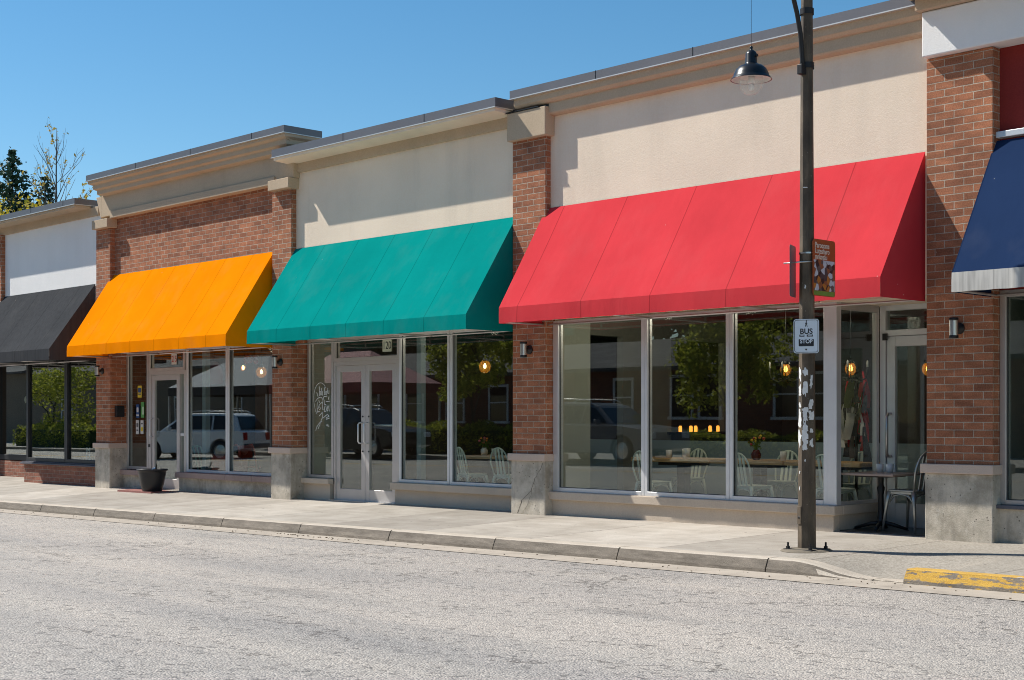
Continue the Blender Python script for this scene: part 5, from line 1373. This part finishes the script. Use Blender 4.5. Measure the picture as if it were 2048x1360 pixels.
# cars parked at an angle across the street
def make_car(name, label, paint, cat='car'):
    t = thing(name, label, cat, (0,0,0))
    W = .90
    def arch(cx, r, n=9): return [(cx-r*math.cos(math.pi*k/(n-1)), .36+r*math.sin(math.pi*k/(n-1))) for k in range(n)]
    poly = [(.05,.42),(.0,.62),(.04,.86),(.30,.97),(1.15,1.05),(1.42,1.08),(4.55,1.10),(4.72,1.0),(4.76,.70),(4.74,.45),(4.3,.32)]
    poly = [(.05,.42),(.0,.62),(.04,.86),(.30,.97),(1.2,1.06),(4.60,1.09),(4.72,1.02),(4.76,.70),(4.74,.45),(4.28,.33)]+arch(3.80,.43)[::-1]+[(3.3,.28),(1.42,.28)]+arch(.93,.43)[::-1]+[(.45,.32)]
    mb = MB(); mb.prism(poly, -W, W, 'y'); b_ = mb.build('body', paint, t, bevel=.07, seg=3)
    gh = [(1.25,1.04),(2.02,1.60),(2.35,1.68),(4.05,1.70),(4.32,1.62),(4.62,1.06)]
    mb = MB(); n = len(gh)
    v = []
    for sgn in (-1, 1):
        for (x_, z_) in gh: v.append((x_, sgn*(W-.03-.26*(z_-1.04)/.64), z_))
    mb.raw(v, [tuple(range(n)), tuple(reversed(range(n, 2*n)))]+[(i, i+n, (i+1) % n+n, (i+1) % n) for i in range(n)])
    mb.build('cabin', paint, t, bevel=.04, seg=2)
    GL = DGL
    def sidewin(pts, nm):
        for sgn in (-1, 1):
            mb = MB(); pp = [(x_, sgn*(W-.018-.26*(z_-1.04)/.64), z_) for x_, z_ in pts]; q = [(x_, y_+sgn*.012, z_) for x_, y_, z_ in pp]; k = len(pp)
            mb.raw(pp+q, [tuple(range(k)), tuple(range(k, 2*k))]+[(i, (i+1) % k, (i+1) % k+k, i+k) for i in range(k)]); mb.build(nm, GL, t)
    sidewin([(1.52,1.12),(2.08,1.52),(2.42,1.59),(2.45,1.12)], 'front_side_window'); sidewin([(2.53,1.12),(2.50,1.59),(3.35,1.61),(3.42,1.12)], 'rear_side_window'); sidewin([(3.50,1.12),(3.43,1.61),(4.02,1.60),(4.30,1.12)], 'quarter_window')
    for (xa, za, xb, zb_), nm in (((1.33,1.10,2.02,1.59), 'windscreen'), ((4.60,1.12,4.33,1.58), 'rear_window')):
        ya, yb_ = W-.14, W-.29; s_ = -.012 if nm == 'windscreen' else .014
        mb = MB(); mb.face([(xa+s_,-ya,za),(xa+s_,ya,za),(xb+s_,yb_,zb_),(xb+s_,-yb_,zb_)]); mb.face([(xa+s_*.2,-ya,za),(xa+s_*.2,ya,za),(xb+s_*.2,yb_,zb_),(xb+s_*.2,-yb_,zb_)]); mb.build(nm, GL, t)
    for cx in (.93, 3.80):
        for sgn in (-1, 1):
            mb = MB(); s0 = sgn*(W-.20); s1 = sgn*(W+.01)
            mb.lathe([(.18,s0),(.33,s0),(.36,s0+sgn*.04),(.36,s1-sgn*.04),(.33,s1),(.24,s1)], (cx,0,.36), 26, axis='y'); wh = mb.build('wheel', BLACKM, t)
            mb = MB(); mb.lathe([(.24,s1-sgn*.01),(.22,s1-sgn*.05),(.06,s1-sgn*.03),(.001,s1-sgn*.02)], (cx,0,.36), 14, axis='y', smooth=False); mb.build('rim', STEEL, wh)
    for sgn in (-1, 1):
        mb = MB(); mb.box(4.70,4.775,sgn*.62 if sgn > 0 else -.86,.86 if sgn > 0 else -.62,.74,1.02); mb.build('tail_light', m_plain('tail_red', (.35,.02,.02), .15), t, bevel=.02)
        mb = MB(); mb.box(-.01,.12,sgn*.55 if sgn > 0 else -.84,.84 if sgn > 0 else -.55,.70,.86); mb.build('headlight', m_plain('lamp_clear', (.6,.62,.65), .1), t, bevel=.02)
        mb = MB(); mb.tube([(2.3,sgn*.60,1.69),(2.45,sgn*.60,1.76),(3.3,sgn*.60,1.79),(4.0,sgn*.60,1.77),(4.15,sgn*.60,1.70)], .018, 6); mb.build('roof_rail', STEEL, t)
        mb = MB(); mb.obox((1.75,sgn*1.0,1.14), (.06,0,0), (0,.09,0), (0,0,.07)); mb.build('mirror', paint, t, bevel=.02)
    mb = MB(); mb.box(4.72,4.80,-.82,.82,.46,.62); mb.build('bumper', m_plain('bumper_grey', (.12,.12,.125), .6), t, bevel=.02)
    return t
def carpaint(n, c, me=.3): return m_plain(n, c, .25, me, .02, 2)
def place(t, x, y, a): t.location = (x, y, z_road(x, y)+.0); t.rotation_euler = (0,0,R(a))
c1 = make_car('parked_car', 'silver estate car parked at an angle across the street', carpaint('silver_paint', (.78,.80,.83), .1), 'car')
# local front is at x=0 looking to -x; world front towards -x, turned towards the shops
place(c1, -47.1, -11.9, -25); c1.location.z = -.17
c2 = make_car('parked_car', 'dark grey off-roader parked facing right across the street', carpaint('dark_paint', (.17,.175,.19), .1), 'car')
place(c2, -24.9, -15.6, 180); c2.location.z = .1
c3 = make_car('parked_car', 'black car parked beside the hedge across the street', carpaint('black_paint', (.015,.015,.02)), 'car'); place(c3, -36.5, -15.9, 180); c3.location.z = .02
c5 = make_car('parked_car', 'dark blue car parked by the far tree across the street', carpaint('navy_paint', (.02,.05,.10)), 'car'); place(c5, -77.0, -15.6, 3); c5.location.z = -.2
for c_ in (c1, c2, c3, c5): c_['group'] = 'cars parked across the street'

# ------------------------------------------------------------------ trees
L_YG = m_leaf('leaf_yellow_green', (.16,.20,.025), (.50,.50,.07), .45); L_DK = m_leaf('leaf_dark_green', (.018,.04,.012), (.05,.085,.022), .25)
L_MG = m_leaf('leaf_mid_green', (.05,.09,.02), (.13,.19,.04), .35); L_YE = m_leaf('leaf_yellow', (.45,.36,.02), (.75,.60,.05), .35); NEEDLE = m_leaf('needles', (.014,.045,.028), (.045,.10,.055), .1)
BARK = m_plain('bark', (.07,.055,.045), .9, 0, .25, 12, .5); BARKG = m_plain('bark_grey', (.11,.10,.095), .9, 0, .25, 12)
def leafquad(mb, c, s, rr):
    d = Vector((rr.gauss(0,1), rr.gauss(0,1), rr.gauss(0,1)))
    if d.length < .01: d = Vector((1,0,0))
    d.normalize(); e = d.orthogonal().normalized(); e = (e*math.cos(rr.random()*6.3)+d.cross(e)*math.sin(rr.random()*6.3)); g_ = d.cross(e)
    mb.v += [tuple(c-e*s), tuple(c+g_*s*.55), tuple(c+e*s), tuple(c-g_*s*.55)]
    b = len(mb.v)-4; mb.f.append((b,b+1,b+2,b+3)); mb.m.append(mb.cur); mb.sm.append(False)
def limb(mb, p, d, L, r, depth, rr, tips, spread=.55, n=4, kids=(2,3), up=.12, shrink=.68):
    pts = [p.copy()]; q = p.copy(); dd = d.copy()
    for k in range(3):
        dd = (dd+Vector((rr.uniform(-.12,.12), rr.uniform(-.12,.12), rr.uniform(-.03,.12)))).normalized(); q = q+dd*L/3; pts.append(q.copy())
    mb.tube(pts, [r, r*.85, r*.72, r*.6], n, caps=False)
    tips.append((q.copy(), depth)); 
    if depth <= 1: tips.append((pts[1].copy(), depth)); tips.append((pts[2].copy(), depth))
    if depth == 0: return
    for k in range(rr.randint(*kids)+ (1 if depth > 2 else 0)):
        a = rr.uniform(0, 6.3); o_ = dd.orthogonal().normalized(); o_ = o_*math.cos(a)+dd.cross(o_)*math.sin(a)
        nd = (dd+o_*spread*rr.uniform(.6,1.3)+Vector((0,0,up))).normalized()
        st = pts[rr.choice((1,2,3,3))]
        limb(mb, st, nd, L*shrink*rr.uniform(.8,1.15), r*.58, depth-1, rr, tips, spread, n, kids, up, shrink)
def tree(label, loc, h, crown, leafm, nleaf, seed, ls=.07, trunk=.16, barkm=BARK, group=None, squash=.85, name='tree'):
    rr = random.Random(seed); t = thing(name, label, 'tree', loc, group); L = Vector(loc)
    tips = []; mb = MB(); limb(mb, L, Vector((0,0,1)), h*.42, trunk, 3, rr, tips, .75, 5)
    mb.build('trunk', barkm, t)
    mb = MB(); cz = h-crown*squash
    cl = []
    for k in range(46):
        a = rr.uniform(0,6.3); u = rr.uniform(-1,1); q = rr.random()**.45; s_ = math.sqrt(1-u*u)
        cl.append((L+Vector((crown*q*s_*math.cos(a), crown*q*s_*math.sin(a), cz+crown*squash*q*u)), crown*rr.uniform(.14,.34)))
    for k in range(nleaf):
        c, r_ = rr.choice(cl); d = Vector((rr.gauss(0,1), rr.gauss(0,1), rr.gauss(0,1))); d = d.normalized()*r_*rr.random()**.4
        leafquad(mb, c+d, ls*rr.uniform(.6,1.3), rr)
    mb.build('crown', leafm, t, fix=False); return t
tree('young yellow-green street tree before the low brick house', (-25.6,-19.4,z_far(-25)), 5.2, 2.2, L_YG, 8500, 11, .085, .07, group='street trees across the road')
tree('yellow-green street tree between the red canopy and the brick house', (-37.3,-19.4,z_far(-37)), 4.9, 1.7, L_YG, 7000, 12, .08, .07, group='street trees across the road')
tree('yellow-green street tree by the far plaster building', (-68.9,-19.4,z_far(-68)), 5.0, 2.4, L_YG, 5200, 13, .08, .08, group='street trees across the road')
def hedge(label, x0, x1, y, z0, h, wd, seed, n):
    rr = random.Random(seed); mb = MB(); t = thing('hedge', label, 'hedge', ((x0+x1)/2, y, z0))
    for k in range(n):
        x_ = rr.uniform(x0, x1); a = rr.uniform(0, math.pi); r_ = (.75+.25*rr.random())*(1+.12*math.sin(x_*3.1))
        c = Vector((x_, y+wd/2*math.cos(a)*r_, z0+max(.03, h*math.sin(a)**.5*r_))); leafquad(mb, c, .055*rr.uniform(.7,1.4), rr)
    mb.build('leaves', L_YG, t, fix=False)
    mb = MB(); mb.box(x0+.1, x1-.1, y-wd*.32, y+wd*.32, z0-.05, z0+h*.78); mb.build('core', L_DK, t)
hedge('clipped green hedge beside the middle street tree across the road', -40.5, -33.0, -18.6, z_far(-37)+.1, 1.1, 1.2, 3, 6500)
hedge('clipped yellow-green hedge at the far left across the road', -74.0, -62.5, -18.6, z_far(-68)+.1, 1.15, 1.4, 4, 8500)
hedge('low rounded shrub under the right street tree across the road', -28.2, -23.4, -20.6, z_far(-26)+.1, .8, 1.2, 5, 3500)
# big dark trees behind the opposite houses: three built once, then copied
base_trees = [tree('dark tree rising behind the right end of the plaster building by the hedge', (-60,-38,-.5), 12.5, 5.6, L_DK, 8000, 21, .42, .3, group='dark trees behind the opposite houses'),
              tree('broad dark tree behind the red canopy roof', (-48,-37,-.5), 13.5, 5.8, L_DK, 8000, 22, .42, .3, group='dark trees behind the opposite houses'),
              tree('dark tree rising behind the left end of the near brick house', (-36,-38,-.5), 12.0, 5.6, L_DK, 8000, 23, .40, .3, group='dark trees behind the opposite houses')]
spots = [(-132,-36), (-121,-40), (-111,-36), (-101,-39), (-92,-40), (-84,-36), (-77,-40), (-70,-36), (-65,-43), (-54,-42), (-42,-43), (-31,-41), (-25,-37), (-19,-41), (-13,-37), (-7,-42), (-1,-38), (6,-42)]
for i, (x_, y_) in enumerate(spots):
    rr = random.Random(50+i); sc_ = rr.uniform(.92, 1.25)
    where = ['farthest left dark tree of the whole row', 'second dark tree from the far left end', 'dark tree behind the left half of the long plaster building', 'dark tree behind the right half of the long plaster building', 'dark tree above the gap between the two plaster buildings', 'tall dark tree second from the left behind the plaster building', 'dark tree behind the middle of the plaster building', 'dark tree behind the right half of the plaster building', 'dark tree behind the gap left of the grey canopy', 'dark tree set back behind the grey canopy', 'dark tree set back between the two brick houses', 'dark tree over the left half of the near brick house roof', 'dark tree over the middle of the near brick house roof', 'dark tree over the right end of the near brick house roof', 'dark tree above the gap right of the near brick house', 'dark tree set back behind the far right house', 'dark tree over the far right house roof', 'farthest right of the dark trees across the street'][i]
    dup(base_trees[i % 3], (x_, y_, -.5), R(70*i), where, (sc_, sc_, sc_*rr.uniform(.95, 1.1)))

# trees that rise above the roof at the left
def conifer(label, loc, h, rad, seed, n=34):
    rr = random.Random(seed); t = thing('conifer_tree', label, 'tree', loc, 'conifers behind the shops'); L = Vector(loc)
    mb = MB(); mb.tube([L, L+Vector((0,0,h*.5)), L+Vector((0,0,h*.99))], [.22,.12,.015], 8); mb.build('trunk', BARK, t)
    mb = MB(); bmesh_ = MB()
    for k in range(n):
        u = k/(n-1); z_ = h*(.12+.87*u); R_ = rad*(1-u)**.85*rr.uniform(.8,1.12)+.12
        nb = 10 if u < .85 else 6
        for j in range(nb):
            a = rr.uniform(0, 6.3); lb = R_*rr.uniform(.65, 1.12)
            for s_ in range(max(3, int(lb/.09))):
                q = (s_+.5)/max(3, int(lb/.09)); dr = -.10*q*lb+.16*q*q*lb
                c = L+Vector((math.cos(a)*lb*q, math.sin(a)*lb*q, z_+dr))
                for m_ in range(3):
                    leafquad(mb, c+Vector((rr.gauss(0,.07), rr.gauss(0,.07), rr.gauss(0,.05)-.03)), .085*rr.uniform(.7,1.4), rr)
    mb.build('crown', NEEDLE, t, fix=False); return t
conifer('tall dark blue-green conifer rising above the roof at the left edge', (-60.9, 14.0, -.5), 13.8, 5.2, 31, 58)
conifer('shorter dark conifer beside the bare branched tree', (-57.75, 14.0, -.5), 12.2, 3.6, 32, 50)
def yellow_tree(label, loc, h, crown, seed, n):
    rr = random.Random(seed); t = thing('tree', label, 'tree', loc, 'yellow blossoming trees behind the shops'); L = Vector(loc)
    tips = []; mb = MB(); limb(mb, L, Vector((0,0,1)), h*.45, .14, 3, rr, tips, .6, 5); mb.build('trunk', BARKG, t)
    mb = MB()
    for k in range(60):
        a = rr.uniform(0,6.3); u = rr.uniform(-1,1); s_ = math.sqrt(1-u*u); q = rr.random()**.4
        c0 = L+Vector((crown*q*s_*math.cos(a), crown*q*s_*math.sin(a), h-crown*.75+crown*.75*q*u))
        for j in range(n): leafquad(mb, c0+Vector((rr.gauss(0,.2), rr.gauss(0,.2), rr.gauss(0,.14))), .085*rr.uniform(.7,1.4), rr)
    mb.build('crown', L_YE, t, fix=False)
yellow_tree('bright yellow leafed tree in front of the tall conifer', (-60.2, 12.6, -.5), 11.1, 2.4, 41, 26)
yellow_tree('thin yellow leafed tree in front of the shorter conifer', (-57.6, 12.8, -.5), 11.3, 1.3, 42, 5)
# bare branched tree with a few yellow leaves
rr = random.Random(77); L = Vector((-55.9, 13.6, -.5))
t = thing('tree', 'nearly bare slender tree with sparse yellow leaves above the roof', 'tree', tuple(L))
mb = MB(); tips = []
mb.tube([L, L+Vector((0,0,5)), L+Vector((.05,0,9)), L+Vector((0,0,12)), L+Vector((.05,0,13.9))], [.14,.10,.06,.032,.010], 6)
for k in range(24):
    z_ = 6.5+6.6*(k/24)+rr.uniform(-.2,.2); a = k*2.4+rr.uniform(-.4,.4); u = (z_-6.5)/7.6
    d = Vector((math.cos(a)*.75, math.sin(a)*.75, .75+.5*u)).normalized()
    limb(mb, L+Vector((0,0,z_)), d, (3.0*(1-u)+.5)*.66, .026*(1-u)+.009, 2, rr, tips, .42, 4, (2,3), .22, .66)
mb.build('branches', BARKG, t)
mb = MB()
for p_, dep in tips:
    if rr.random() < .30*(1.25 if p_.z < 11.5 else .5):
        for j in range(rr.randint(1, 5)): leafquad(mb, p_+Vector((rr.gauss(0,.05), rr.gauss(0,.05), rr.gauss(0,.05))), .06*rr.uniform(.7,1.4), rr)
mb.build('leaves', m_leaf('leaf_dry_yellow', (.40,.28,.04), (.60,.45,.10), .3), t, fix=False)
